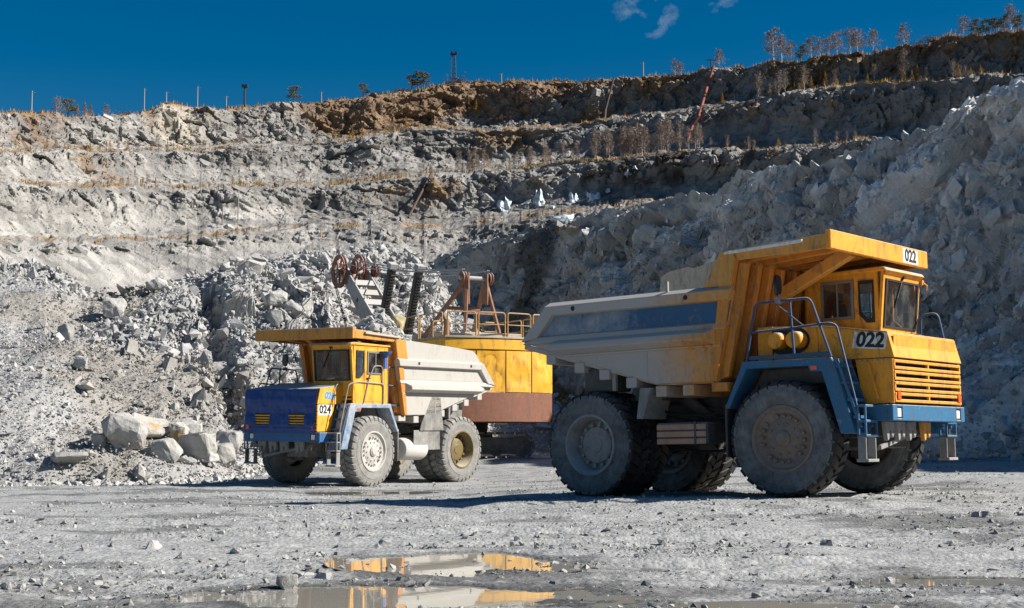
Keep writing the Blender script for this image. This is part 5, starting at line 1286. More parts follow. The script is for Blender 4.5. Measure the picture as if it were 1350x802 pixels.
# ------------------------------------------------------------------ rock load in the 024 truck
rng = np.random.default_rng(91)
def load_h(x, y):
    r = np.sqrt(((x + 2.0) / 1.9) ** 2 + ((y - 0.15) / 2.0) ** 2)
    return 3.30 + 2.05 * np.clip(1 - r, -0.6, 1) ** 1.0
lx, ly = np.meshgrid(np.linspace(-4.3, -0.95, 44), np.linspace(-1.78, 1.78, 44), indexing='ij')
LP = np.stack([lx.ravel(), ly.ravel(), np.maximum(load_h(lx, ly).ravel(), 2.6)], 1); LP[:, 2] += fbm(LP * 1.6, 4, 3) * 0.16
lm = np_mesh('rock_load', LP, gridF(44, 44), RUBM, False, np.full((len(LP), 3), 0.42))
load = link_mesh('rock_load', lm, None, TRB.to_translation(), TRB.to_euler()); tag(load, 'heap of pale broken rock loaded in the white truck body', 'rock load', kind='stuff')
n = 1900; x = rng.uniform(-4.0, -0.95, n); y = rng.uniform(-1.75, 1.75, n); sz = np.clip(0.09 + 0.08 * rng.pareto(2.2, n), 0.07, 0.5)
scatter('load_stone', np.stack([x, y, np.maximum(load_h(x, y), 2.6) + 0.03], 1), sz, grey(n, rng, 0.34, 0.54), STONEM, 0.7, parent=load)['kind'] = 'stuff'
ym = rock_mat('yellowish_block', base=(0.52, 0.42, 0.24), scale=3, bump_s=0.6, bump_d=0.05)
b_ = boulder_mesh(777, 0.55, 0.5, 0.75, ym, 14)
p = TRB @ Vector((-2.75, 0.3, 4.85)); tag(link_mesh('boulder', b_, None, p, (0.1, 0.2, 0.4)), 'yellowish block on top of the rock load in the white truck', 'boulder')

# ------------------------------------------------------------------ rope shovel
EX = {}
EX['yel'] = paint('shovel_yellow', (0.86, 0.42, 0.008), 0.20, rust=0.25, dustc=(0.62, 0.50, 0.30))
EX['brown'] = paint('shovel_skirt_rust', (0.23, 0.085, 0.045), 0.25, rust=0.5, dustc=(0.35, 0.24, 0.18), rustc=(0.30, 0.13, 0.07))
EX['roof'] = paint('shovel_roof', (0.40, 0.30, 0.15), 0.6, rust=0.3)
EX['rail'] = paint('shovel_railing', (0.50, 0.26, 0.06), 0.25, rust=0.4)
EX['frame'] = paint('gantry_rust', (0.27, 0.12, 0.06), 0.30, rust=0.4, dustc=(0.42, 0.33, 0.26))
EX['red'] = paint('sheave_red', (0.22, 0.075, 0.045), 0.30, rust=0.4, dustc=(0.45, 0.33, 0.28))
EX['grey'] = paint('boom_grey', (0.34, 0.34, 0.33), 0.45, rust=0.2, dustc=(0.48, 0.46, 0.43))
EX['dark'] = paint('stick_dark', (0.016, 0.017, 0.016), 0.04, rust=0.1, dustc=(0.12, 0.11, 0.10))
EX['track'] = paint('crawler_steel', (0.10, 0.075, 0.06), 0.5, rust=0.4, dustc=(0.32, 0.30, 0.27))
EX['rope'] = plain('steel_rope', (0.30, 0.30, 0.30), 0.5, 0.4)
YAW = math.radians(120); EXO = Vector((-2.75, 60.3, 0.38))
X = empty('rope_shovel', EXO, (0, 0, YAW)); tag(X, 'yellow and rust brown cable excavator working behind the white truck', 'excavator')
RT_ = 6.4; RC_ = 1.4; HWD = 2.45
def arc_xy(r, n, a0=None, a1=None):
    am = math.asin(HWD / RT_); a0 = -am if a0 is None else a0; a1 = am if a1 is None else a1
    return [(RC_ - r * math.cos(a0 + (a1 - a0) * k / n), r * math.sin(a0 + (a1 - a0) * k / n)) for k in range(n + 1)]
def outline(off=0.0, front=2.3): return [(front, -HWD - off)] + arc_xy(RT_ + off, 20) + [(front, HWD + off)]
mb = MB(); mb.prism(outline(0.0), 1.45, 2.62, 'z'); mb.build('skirt', EX['brown'], X, 0.02, 25)
mb = MB(); mb.prism(outline(-0.03), 2.62, 4.72, 'z'); house = mb.build('house', EX['yel'], X, 0.0, 25)
# sheet panels of the counterweight, dented, with seams between
am = math.asin(HWD / RT_); NP = 4
for k in range(NP):
    a0, a1 = -am + 2 * am * k / NP + 0.004, -am + 2 * am * (k + 1) / NP - 0.004; V = []; nA, nZ = 18, 18
    for i in range(nA + 1):
        for j in range(nZ + 1):
            a = a0 + (a1 - a0) * i / nA; z = 2.63 + 1.62 * j / nZ; ed = min(i, nA - i, j, nZ - j) / (nA / 2)
            q = np.array([[a * 6.4 + k, z, 0.3 * k]]); dn = float(fbm(q * 1.3, 3, 700 + k)[0]) * 0.10 * min(1, ed * 2)
            if k in (2, 3): dn -= 0.20 * math.exp(-((i / nA - 0.55) ** 2 + (j / nZ - 0.4) ** 2) * 9) * (1 + 0.8 * math.sin(6 * (i / nA + j / nZ)))
            V.append((RC_ - (RT_ + 0.02 + dn) * math.cos(a), (RT_ + 0.02 + dn) * math.sin(a), z))
    me = np_mesh('counterweight_panel', np.array(V), gridF(nA + 1, nZ + 1), EX['yel'], True); link_mesh('counterweight_panel', me, X)
mb = MB(); mb.prism(outline(0.06), 4.28, 4.70, 'z'); mb.build('top_band', EX['yel'], X, 0.015, 25)
mb = MB(); mb.prism(outline(0.10), 4.72, 4.80, 'z'); mb.build('roof', EX['roof'], X, 0.01, 25)
for s in (1, -1):
    for k in range(3):
        mb = MB(); mb.box(-3.6 + k * 1.9, -1.8 + k * 1.9, s * HWD - 0.02, s * HWD + 0.02, 2.7, 4.2); mb.build('side_panel', EX['yel'], X, 0.01)
for s in (1, -1):
    mb = MB(); mb.box(0.4, 1.2, s * HWD - 0.05, s * HWD + 0.05, 2.7, 4.2); dd_ = mb.build('door', EX['brown'], X, 0.01)
    for k in range(6):
        mb = MB(); mb.bar((-3.4, s * (HWD + 0.03), 3.0 + k * 0.16), (-2.0, s * (HWD + 0.03), 3.0 + k * 0.16), 0.06, 0.05); mb.build('vent_slat', EX['frame'], X)
mb = MB(); mb.tube([(-3.6, 1.9, 4.8), (-3.6, 1.9, 5.5), (-3.4, 1.9, 5.7)], 0.12, 8); mb.build('exhaust_pipe', EX['frame'], X)
mb = MB(); mb.box(-4.2, -2.2, -1.2, 1.4, 4.80, 5.00); mb.build('roof_hatch', EX['roof'], X, 0.02)
mb = MB(); mb.box(-0.5, 1.6, -0.9, 0.9, 4.80, 5.25); mb.build('machinery_cover', EX['roof'], X, 0.03)
# railings: loops along the edge of the roof
def rail_loop(p, q, h=0.95):
    p, q = Vector(p), Vector(q); u = Vector((0, 0, 1)); mb = MB()
    mb.tube(arc_pts([p, p + u * h, q + u * h, q], 0.12), 0.03, 6); mb.tube([p + u * h * 0.5, q + u * h * 0.5], 0.02, 5); mb.build('railing', EX['rail'], X)
ap = arc_xy(RT_ - 0.05, 4)
for k in range(4): rail_loop((*ap[k], 4.8), (ap[k + 1][0] * 1.0, ap[k + 1][1] - 0.12, 4.8))
for s in (1, -1):
    for k in range(3): rail_loop((-4.2 + k * 2.1, s * (HWD - 0.05), 4.8), (-2.25 + k * 2.1, s * (HWD - 0.05), 4.8))
rail_loop((-2.6, -0.9, 4.8), (-2.6, -0.3, 4.8), 0.75); rail_loop((-2.2, 1.2, 4.8), (-2.2, 1.8, 4.8), 0.75)
# gantry
gt = (-2.55, 7.35)
for s in (1, -1):
    mb = MB(); mb.bar((gt[0], s * 0.42, gt[1]), (0.25, s * 1.25, 4.75), 0.15, 0.15); mb.build('front_leg', EX['frame'], X, 0.015)
    mb = MB(); mb.bar((gt[0], s * 0.42, gt[1]), (-3.15, s * 0.85, 4.75), 0.14, 0.13); mb.build('rear_leg', EX['frame'], X, 0.015)
    mb = MB(); mb.prism([(gt[0] - 0.22, gt[1] - 1.1), (gt[0] + 0.30, gt[1] - 1.0), (gt[0] + 0.22, gt[1] + 0.2), (gt[0] - 0.2, gt[1] + 0.2)], s * 0.40, s * 0.48); mb.build('cheek_plate', EX['frame'], X, 0.01)
    mb = MB(); mb.lathe([(0.05, 0.05), (0.22, 0.05), (0.27, 0.08), (0.27, 0.05), (0.22, 0.0), (0.27, -0.05), (0.27, -0.08), (0.22, -0.05), (0.05, -0.05)], 24, (gt[0], s * 0.62, gt[1])); mb.build('gantry_sheave', EX['red'], X)
mb = MB(); mb.tube([(gt[0], -0.8, gt[1]), (gt[0], 0.8, gt[1])], 0.09, 10); mb.build('gantry_axle', EX['grey'], X)
mb = MB(); mb.bar((-1.4, -0.78, 6.2), (-1.4, 0.78, 6.2), 0.12, 0.14); mb.bar((-2.9, -0.66, 5.9), (-2.9, 0.66, 5.9), 0.1, 0.12); mb.build('gantry_tie', EX['frame'], X)
# boom: two cheek beams narrowing to the point, cross plates between
bf, bt = Vector((2.2, 0, 2.2)), Vector((9.75, 0, 8.75)); bd = (bt - bf).normalized(); bn = Vector((-bd.z, 0, bd.x))
for s in (1, -1):
    pts = [bf - bn * 0.35, bf + bn * 0.35, bf + bd * 5.0 + bn * 0.55, bt + bn * 0.32, bt + bd * 0.25, bt - bn * 0.32, bf + bd * 5.0 - bn * 0.55]
    mb = MB(); mb.prism([(p.x, p.z) for p in pts], s * 0.50, s * 0.60); bc = mb.build('boom_beam', EX['grey'], X, 0.02)
    for tpos in (0.60, 0.78):
        c = bf + (bt - bf) * tpos; mb = MB(); mb.lathe([(0.001, s * 0.606), (0.11, s * 0.606), (0.11, s * 0.59)], 16, (c.x, 0, c.z)); mb.build('hole', EX['dark'], bc)
for k in range(11):
    c = bf + bd * (1.0 + k * 0.78); mb = MB(); mb.bar(c + Vector((0, -0.5, 0)) + bn * 0.30, c + Vector((0, 0.5, 0)) + bn * 0.30, 0.42, 0.07, tuple(bn)); mb.build('boom_step', EX['roof'] if k % 2 else EX['grey'], X)
def sheave(y, c, r, name='boom_sheave'):
    mb = MB(); mb.lathe([(r - 0.20, 0.045), (r - 0.06, 0.05), (r, 0.085), (r, 0.06), (r - 0.07, 0.0), (r, -0.06), (r, -0.085), (r - 0.06, -0.05), (r - 0.20, -0.045), (r - 0.20, 0.045)], 40, (c.x, y, c.z))
    mb.lathe([(0.04, 0.12), (0.19, 0.12), (0.19, -0.12), (0.04, -0.12)], 20, (c.x, y, c.z))
    for k in range(7):
        a = 2 * math.pi * k / 7 + 0.2; u = Vector((math.cos(a), 0, math.sin(a))); mb.bar(Vector((c.x, y, c.z)) + u * 0.15, Vector((c.x, y, c.z)) + u * (r - 0.15), 0.10, 0.07, (0, 1, 0))
    mb.build(name, EX['red'], X)
tip = bt + bd * 0.15
sheave(0.78, tip, 0.82); sheave(-0.30, tip + Vector((0.15, 0, 0.1)), 0.82)
sheave(0.3, tip + Vector((-0.75, 0, 0.15)), 0.34, 'small_sheave'); sheave(-0.78, tip + Vector((-0.7, 0, 0.05)), 0.34, 'small_sheave')
mb = MB(); mb.tube([(tip.x, -0.85, tip.z), (tip.x, 0.95, tip.z)], 0.10, 10); mb.build('boom_axle', EX['grey'], X)
# dipper sticks with racks
sd = Vector((0.9, 0, -2.2)).normalized(); st0 = Vector((4.05, 0, 8.55))
for s in (1, -1):
    a, b = st0 + Vector((0, s * 0.68, 0)), st0 + sd * 7.0 + Vector((0, s * 0.68, 0)); fw_ = Vector((0, 1, 0)).cross(sd)
    mb = MB(); mb.bar(a, b, 0.30, 0.34, (1, 0, 0)); sk = mb.build('dipper_stick', EX['dark'], X, 0.01)
    mb = MB(); mb.bar(a - sd * 0.10, a + sd * 0.16, 0.40, 0.42, (1, 0, 0)); mb.build('stick_end', EX['grey'], sk, 0.02)
    mb = MB()
    for k in range(44):
        c = a + sd * (0.5 + k * 0.14) + Vector((-1, 0, 0)) * 0.20; mb.bar(c, c + sd * 0.07, 0.24, 0.09, (1, 0, 0))
    rk = mb.build('rack', EX['dark'], sk); rk['kind'] = 'stuff'
mb = MB(); c = st0 + sd * 3.7; mb.box(c.x - 0.45, c.x + 0.45, -0.95, 0.95, c.z - 0.4, c.z + 0.4); mb.build('saddle_block', EX['grey'], X, 0.04)
c = st0 + sd * 7.0
mb = MB(); mb.wall((c.x - 0.6, -1.0, c.z - 0.9), (1, 0, 0), (0, 0, 1), (0, 1, 0), 0.12, 1.9, 1.7, []); mb.wall((c.x - 0.6, 0.9, c.z - 0.9), (1, 0, 0), (0, 0, 1), (0, 1, 0), 0.12, 1.9, 1.7, []); mb.box(c.x - 0.6, c.x + 1.3, -1.0, 1.02, c.z + 0.7, c.z + 0.85); mb.box(c.x - 0.7, c.x - 0.55, -1.0, 1.02, c.z - 0.9, c.z + 0.8); mb.build('dipper', EX['track'], X, 0.03)
# ropes
top = Vector((gt[0], 0, gt[1] + 0.36))
for k, (ya, yb, dz) in enumerate(((0.62, 0.78, 0.0), (0.55, 0.3, 0.28), (-0.62, -0.30, 0.05), (-0.55, -0.78, -0.3))):
    p, q_ = top + Vector((0, ya, 0)), tip + Vector((-0.6, yb, 0.3 + dz)); mb = MB()
    mb.tube([p + (q_ - p) * t + Vector((0, 0, -0.22 * 4 * t * (1 - t))) for t in [i / 8 for i in range(9)]], 0.028, 5); mb.build('suspension_rope', EX['rope'], X)
for y in (0.74, 0.82, -0.30):
    p = tip + Vector((0.80, y, -0.1)); mb = MB(); mb.tube([p, Vector((c.x + 0.9, y * 0.6, c.z + 0.8))], 0.022, 5); mb.build('hoist_rope', EX['dark'], X)
# turntable and crawlers (the undercarriage stands square to the view)
mb = MB(); mb.lathe([(0.001, 1.05), (1.7, 1.05), (1.75, 1.47), (0.001, 1.47)], 36, axis='z'); mb.build('turntable', EX['track'], X)
CY = -YAW + math.radians(2)
cm = MB(); cm.box(-1.9, 1.9, -1.5, 1.5, 0.55, 1.06); cm.build('undercarriage', EX['track'], X, 0.03, rot=(0, 0, CY))
for s in (-1, 1):
    L, r = 3.05, 0.50; yc = s * 1.95; path = []
    for k in range(9): a = -math.pi / 2 + math.pi * k / 8; path.append((L + r * math.cos(a), 0.52 + r * math.sin(a)))
    for k in range(9): a = math.pi / 2 + math.pi * k / 8; path.append((-L + r * math.cos(a), 0.52 + r * math.sin(a)))
    mb = MB(); mb.prism([(L - 0.1, 0.18), (L - 0.1, 0.85), (-L + 0.1, 0.85), (-L + 0.1, 0.18)], yc - 0.18, yc + 0.18); cr_ = mb.build('crawler_frame', EX['track'], X, 0.02, rot=(0, 0, CY))
    for k in range(7):
        mb = MB(); rw = 0.42 if k in (0, 6) else 0.33; mb.lathe([(0.001, -0.30), (0.12, -0.30), (0.14, -0.24), (rw * 0.8, -0.22), (rw, -0.20), (rw, 0.20), (0.001, 0.2)], 20, (-L + 2 * L * k / 6, yc, 0.50 if k in (0, 6) else 0.42)); mb.build('track_roller', EX['track'], cr_)
    # shoes
    Pp = [Vector((p[0], 0, p[1])) for p in path] ; Pp.append(Pp[0]); seglen = [0]
    for a, b in zip(Pp, Pp[1:]): seglen.append(seglen[-1] + (b - a).length)
    ns = 38
    for k in range(ns):
        dcur = seglen[-1] * k / ns; i = max(j for j in range(len(seglen) - 1) if seglen[j] <= dcur); f_ = (dcur - seglen[i]) / max(1e-6, seglen[i + 1] - seglen[i]); p = Pp[i].lerp(Pp[i + 1], f_); t_ = (Pp[i + 1] - Pp[i]).normalized()
        mb = MB(); mb.bar(p - t_ * 0.16 + Vector((0, yc, 0)), p + t_ * 0.16 + Vector((0, yc, 0)), 0.85, 0.10, (-t_.z, 0, t_.x)); mb.build('track_shoe', EX['track'], cr_)
# ------------------------------------------------------------------ trees, masts, pipes, ice on the far wall
VG = {}
def leafm(name, c, var=0.35):
    m, nt, b = new_mat(name); oi = nt.nodes.new('ShaderNodeObjectInfo'); n = noise_node(nt, coords(nt), 1.3, 3)
    k = math_node(nt, 'ADD', math_node(nt, 'MULTIPLY', n, 0.7), math_node(nt, 'MULTIPLY', oi.outputs['Random'], 0.3))
    nt.links.new(mixc(nt, k, tuple(x * (1 - var) for x in c), tuple(x * (1 + var) for x in c)), b.inputs['Base Color']); b.inputs['Roughness'].default_value = 0.8
    b.inputs['Specular IOR Level'].default_value = 0.1
    return m
VG['pine'] = leafm('pine_needles', (0.15, 0.125, 0.042)); VG['pbark'] = plain('pine_bark', (0.16, 0.08, 0.04), 0.9)
VG['birch'] = plain('birch_bark', (0.55, 0.50, 0.45), 0.8); VG['twig'] = leafm('birch_twigs', (0.25, 0.19, 0.155), 0.3)
VG['larch'] = leafm('larch_needles', (0.38, 0.22, 0.04)); VG['grass'] = leafm('dry_grass', (0.36, 0.21, 0.065))
VG['bush'] = leafm('bare_bush', (0.13, 0.08, 0.06))
VG['pole'] = plain('weathered_pole', (0.30, 0.29, 0.27), 0.8); VG['steel'] = plain('dark_steel', (0.03, 0.03, 0.035), 0.6); VG['redpipe'] = plain('rusty_pipe', (0.30, 0.075, 0.04), 0.7); VG['brpipe'] = plain('brown_pipe', (0.09, 0.05, 0.035), 0.8)
def tri_cloud(cent, size, rng, stretch=1.0):
    n = len(cent); d1 = rng.normal(size=(n, 3)); d1 /= np.linalg.norm(d1, axis=1)[:, None]; d2 = rng.normal(size=(n, 3)); d2 -= (d1 * d2).sum(1)[:, None] * d1; d2 /= np.linalg.norm(d2, axis=1)[:, None]
    s = size[:, None]; V = np.stack([cent + d1 * s * stretch, cent - d1 * s * 0.6 + d2 * s * 0.6, cent - d1 * s * 0.5 - d2 * s * 0.6], 1).reshape(-1, 3)
    return V, np.arange(3 * n).reshape(-1, 3)
def limb_mesh(seed, h, r, nb, spread, up, mat, crown0=0.3, droop=0.0, sub=0):
    """tapered trunk with limbs; returns mesh, limb tips"""
    rr = random.Random(seed); mb = MB(); tips = []
    pts = [Vector((rr.uniform(-.02, .02) * h * k / 5, rr.uniform(-.02, .02) * h * k / 5, h * k / 5)) for k in range(6)]
    mb.tube(pts, r, 6, r2=r * 0.15)
    for k in range(nb):
        t = crown0 + (1 - crown0) * (k + rr.random()) / nb; t = min(t, 0.97); i = min(4, int(t * 5)); p = pts[i].lerp(pts[i + 1], t * 5 - i); a = rr.uniform(0, 2 * math.pi); L = spread * h * (1.05 - 0.6 * t) * rr.uniform(0.6, 1.1)
        q1 = p + Vector((math.cos(a) * L * 0.5, math.sin(a) * L * 0.5, L * up * 0.6)); q2 = p + Vector((math.cos(a) * L, math.sin(a) * L, L * up - droop * L))
        mb.tube([p, q1, q2], r * 0.32 * (1.1 - t), 4, r2=r * 0.06); tips += [q1, q2, (q1 + q2) / 2]
        for _ in range(sub):
            c = q1.lerp(q2, rr.random()); e = c + Vector((rr.uniform(-1, 1), rr.uniform(-1, 1), rr.uniform(0.1, 1.2))) * L * 0.45; mb.tube([c, e], r * 0.12, 3, r2=r * 0.04); tips.append(e)
    return mb.mesh('trunk', mat, smooth=60), tips
def make_pine(seed):
    rng = np.random.default_rng(seed); me, tips = limb_mesh(seed, 1.0, 0.028, 16, 0.34, 0.25, VG['pbark'], 0.30); C = np.array([tuple(t) for t in tips] + [(0, 0, 0.97), (0, 0, 0.9)])
    pick = C[rng.integers(0, len(C), 900)] + rng.normal(0, 0.045, (900, 3)) * np.array([1, 1, 0.6]); V, F = tri_cloud(pick, rng.uniform(0.018, 0.04, 900), rng)
    return me, np_mesh('crown', V, F, VG['pine'])
def make_birch(seed):
    rng = np.random.default_rng(seed); me, tips = limb_mesh(seed, 1.0, 0.014, 22, 0.27, 1.0, VG['birch'], 0.14, 0.0, 2); C = np.array([tuple(t) for t in tips])
    pick = C[rng.integers(0, len(C), 950)] + rng.normal(0, 0.045, (950, 3)); n = len(pick); d = rng.normal(size=(n, 3)) * 0.5 + np.array([0, 0, 0.7]); d /= np.linalg.norm(d, axis=1)[:, None]; w = rng.normal(size=(n, 3)) * 0.006; L = rng.uniform(0.04, 0.09, n)[:, None]
    V = np.stack([pick - w, pick + w, pick + d * L], 1).reshape(-1, 3)
    return me, np_mesh('crown', V, np.arange(3 * n).reshape(-1, 3), VG['twig'])
def make_larch(seed):
    rng = np.random.default_rng(seed); me, tips = limb_mesh(seed, 1.0, 0.02, 16, 0.26, 0.35, VG['pbark'], 0.12); n = 420; t = rng.random(n) ** 0.8; a = rng.uniform(0, 2 * np.pi, n); r = (1 - t) * 0.24 * np.sqrt(rng.random(n)); C = np.stack([r * np.cos(a), r * np.sin(a), 0.1 + 0.9 * t], 1)
    V, F = tri_cloud(C, rng.uniform(0.015, 0.035, n), rng); return me, np_mesh('crown', V, F, VG['larch'])
def make_bush(seed):
    rng = np.random.default_rng(seed); n = 420; C = rng.normal(size=(n, 3)) * np.array([0.30, 0.30, 0.22]); C[:, 2] = np.abs(C[:, 2]) + 0.05; mb = MB(); rr = random.Random(seed)
    for _ in range(9): mb.tube([(0, 0, 0), (rr.uniform(-.2, .2), rr.uniform(-.2, .2), 0.3), (rr.uniform(-.5, .5), rr.uniform(-.5, .5), 0.6)], 0.015, 3, r2=0.004)
    V, F = tri_cloud(C, rng.uniform(0.02, 0.05, n), rng, 1.6); return mb.mesh('trunk', VG['bush'], smooth=0), np_mesh('crown', V, F, VG['bush'])
PROTO = {'pine': [make_pine(s) for s in (1, 2, 3)], 'birch': [make_birch(s) for s in (11, 12, 13, 14)], 'larch': [make_larch(s) for s in (21, 22, 23)], 'bush': [make_bush(s) for s in (31, 32)]}
rr = random.Random(5)
def tree(kind, p, h, label, group, wide=1.0):
    me, cr_ = rr.choice(PROTO[kind]); nm = {'pine': 'pine_tree', 'birch': 'birch_tree', 'larch': 'larch_tree', 'bush': 'bush'}[kind]
    o = empty(nm, p, (0, 0, rr.uniform(0, 6.28))); o.scale = (h * wide, h * wide, h); link_mesh('trunk', me, o); link_mesh('crown', cr_, o)
    return tag(o, label, 'bush' if kind == 'bush' else 'tree', group)
_cols = {}
def wall_col(px):
    i = int(np.argmin(np.abs(cpx - px))); return FWP[i]
def proj_py(p):
    c, s = math.cos(PITCH), math.sin(PITCH); z = p[..., 2] - CAM_Z; y = p[..., 1]
    return 401 - FPX * (-s * y + c * z) / (c * y + s * z)
def wall_hit(px, py):
    C_ = wall_col(px); pj = proj_py(C_); best = None; top = 1e9
    for r in range(len(pj) - 1):
        if pj[r] < top: top = pj[r]
        if pj[r] >= py >= pj[r + 1] and pj[r] <= top + 0.01: best = C_[r] + (C_[r + 1] - C_[r]) * ((pj[r] - py) / max(1e-6, pj[r] - pj[r + 1])); break
    if best is None: best = C_[int(np.argmin(np.abs(pj - py)))]
    a, _ = ray(px, 0); b_ = Vector(best); b_.x = a * b_.y; return b_
def rim_pt(px): p = wall_pt(px, 'rim', 0.0); a, _ = ray(px, 100); p.x = a * p.y; return p
RIMT = [('pine', 91, 24, 'dark pine at the left end of the rim, tallest of its clump'), ('larch', 103, 19, 'golden larch second in the clump at the left end of the rim'), ('larch', 113, 16, 'golden larch third in the clump at the left end of the rim'), ('larch', 121, 14, 'small golden larch last in the clump at the left end of the rim'), ('birch', 76, 20, 'bare birch left of the clump at the left end of the rim'), ('birch', 141, 13, 'thin bare birch right of the larch clump on the left rim'), ('bush', 152, 8, 'low bush on the left rim before the pale outcrop'), ('bush', 168, 8, 'reddish low bush on the left rim next to the pale outcrop'),
        ('pine', 388, 22, 'lone round pine on the rim left of the centre'), ('pine', 479, 17, 'small lone pine on the rim between the round pine and the tower'), ('pine', 543, 20, 'pine on the rim left of the tower, left one of three'), ('pine', 551, 21, 'pine on the rim left of the tower, middle one of three'), ('pine', 559, 19, 'pine on the rim left of the tower, right one of three'), ('bush', 604, 15, 'round bush at the foot of the lattice tower'), ('bush', 500, 8, 'low bush on the rim right of the small lone pine'), ('bush', 530, 8, 'low bush on the rim left of the three pines'), ('bush', 778, 7, 'low bush on the rim right of the centre'), ('bush', 832, 7, 'low bush on the rim near the thin mast'),
        ('birch', 890, 17, 'small bare birch on the rim left of the red pipe'), ('birch', 898, 12, 'smaller bare birch on the rim left of the red pipe'), ('birch', 948, 20, 'bare birch on the rim just right of the red pipe'), ('birch', 1020, 36, 'large bare birch at the left of the right hand grove on the rim'), ('birch', 1031, 30, 'second large bare birch of the right hand grove on the rim'), ('pine', 1056, 21, 'dark pine among the birches of the right hand grove'), ('birch', 1043, 22, 'slender birch left of the dark pine on the rim'), ('birch', 1070, 24, 'birch right of the dark pine on the rim'), ('birch', 1082, 20, 'small birch second right of the dark pine'), ('birch', 1094, 22, 'birch in the middle of the right hand grove'), ('birch', 1104, 26, 'taller birch in the middle of the right hand grove'), ('birch', 1122, 30, 'broad bare birch in the right hand grove'), ('birch', 1131, 26, 'birch close behind the broad one in the right hand grove'), ('birch', 1152, 25, 'last bare birch at the right of the grove'), ('birch', 1193, 26, 'lone bare birch on the rim right of the grove'), ('bush', 1215, 14, 'bush on the step of the right rim'), ('bush', 1230, 12, 'second bush on the step of the right rim'),
        ('birch', 1272, 24, 'birch at the left end of the clump in the upper right corner'), ('pine', 1286, 19, 'first pine of the clump in the upper right corner'), ('pine', 1297, 18, 'second pine of the clump in the upper right corner'), ('pine', 1306, 20, 'third pine of the clump in the upper right corner'), ('pine', 1315, 18, 'fourth pine of the clump in the upper right corner'), ('pine', 1326, 20, 'fifth pine of the clump in the upper right corner'), ('birch', 1335, 30, 'tall birch in the upper right corner'), ('pine', 1344, 20, 'pine at the right edge of the upper right corner')]
for k, px, h, lb in RIMT:
    p = rim_pt(px); tree(k, p - Vector((0, 0, 0.4)), (h + 4) / FPX * p.y, lb, 'trees along the quarry rim', 1.7 if k == 'bush' else 1.4)
# trees and saplings on the benches
for shelf, lo, hi, n, kinds, hh, lb, gp in (('sB', 780, 925, 34, ['birch'], (22, 42), 'slender bare birch in the thicket on the middle bench', 'birches on the middle bench'), ('sB', 930, 1150, 14, ['larch', 'birch'], (9, 22), 'sparse sapling on the right part of the middle bench', 'saplings on the right of the middle bench'),
        ('sB', 590, 780, 22, ['larch', 'birch'], (12, 28), 'young tree left of the birch thicket on the middle bench', 'young trees in the middle of the middle bench'), ('sB', 150, 590, 48, ['larch', 'larch', 'birch'], (8, 20), 'small sapling on the left half of the middle bench', 'saplings on the left of the middle bench'),
        ('sC', 60, 560, 56, ['larch', 'larch', 'birch', 'bush'], (10, 26), 'sapling on the left of the upper bench', 'saplings on the left of the upper bench'), ('sC', 930, 1340, 30, ['birch', 'larch', 'larch'], (12, 36), 'tree on the upper right bench', 'trees on the upper right bench'), ('sA', 640, 860, 22, ['larch', 'larch', 'bush'], (7, 16), 'golden sapling beside the ice on the lower bench', 'saplings beside the ice'), ('sA', 200, 640, 16, ['larch'], (4, 9), 'tiny sapling along the lower bench', 'saplings on the left of the lower bench')):
    for _ in range(n):
        px = rr.uniform(lo, hi); k = rr.choice(kinds); h = rr.uniform(*hh); h = h * 0.78 if k == 'larch' else (h * 0.45 if k == 'bush' else h); p = wall_pt(px, shelf, rr.uniform(0.05, 0.5)); a, _ = ray(px, 100); p.x = a * p.y
        word = {'birch': ' with bare white stem', 'larch': ' with golden needles', 'bush': ', low and bushy'}[k]
        tree(k, p - Vector((0, 0, 0.3)), h / FPX * p.y, lb + word, gp, 0.8 if k == 'birch' else 1.0)
for px, py, h, k, lb in ((560, 128, 14, 'larch', 'larch clinging to the brown face under the three pines'), (1058, 120, 30, 'birch', 'bare birch on the brown face under the right grove, left one'), (1080, 112, 18, 'larch', 'larch on the brown face under the right grove'), (1191, 106, 38, 'birch', 'tall bare birch on the brown face under the lone rim birch'), (1150, 108, 22, 'birch', 'slender birch on the upper right face'), (1176, 128, 22, 'birch', 'birch standing above the shaded cliff crest'), (505, 157, 22, 'birch', 'thin birch on the brown face in the centre'), (628, 150, 20, 'larch', 'larch on the brown face right of the tower')):
    p = wall_hit(px, py); tree(k, p, h / FPX * p.y, lb, 'trees growing on the upper faces', 0.9)
for px, py, w, lb in ((832, 232, 30, 'dark brown brush in the wet seep right of the icefalls'), (850, 244, 26, 'brown brush at the lower right edge of the wet seep'), (780, 236, 24, 'brown brush above the wide icefall'), (952, 222, 30, 'reddish brush on the grey face under the red pipe'), (1020, 208, 26, 'reddish brush just above the cliff crest right of the seep'), (660, 160, 26, 'brown brush on the upper face right of the tower'), (735, 130, 34, 'wide brown brush on the brown slope left of the brown pipe'), (690, 128, 30, 'brown brush high on the brown slope in the centre'), (310, 200, 14, 'small brush at the left end of the grey upper bench'), (82, 196, 16, 'small brush on the far left upper bench, left one'), (118, 197, 16, 'small brush on the far left upper bench, right one')):
    p = wall_hit(px, py); tree('bush', p, w / FPX * p.y * 0.7, lb, 'brush on the quarry wall', 1.4)
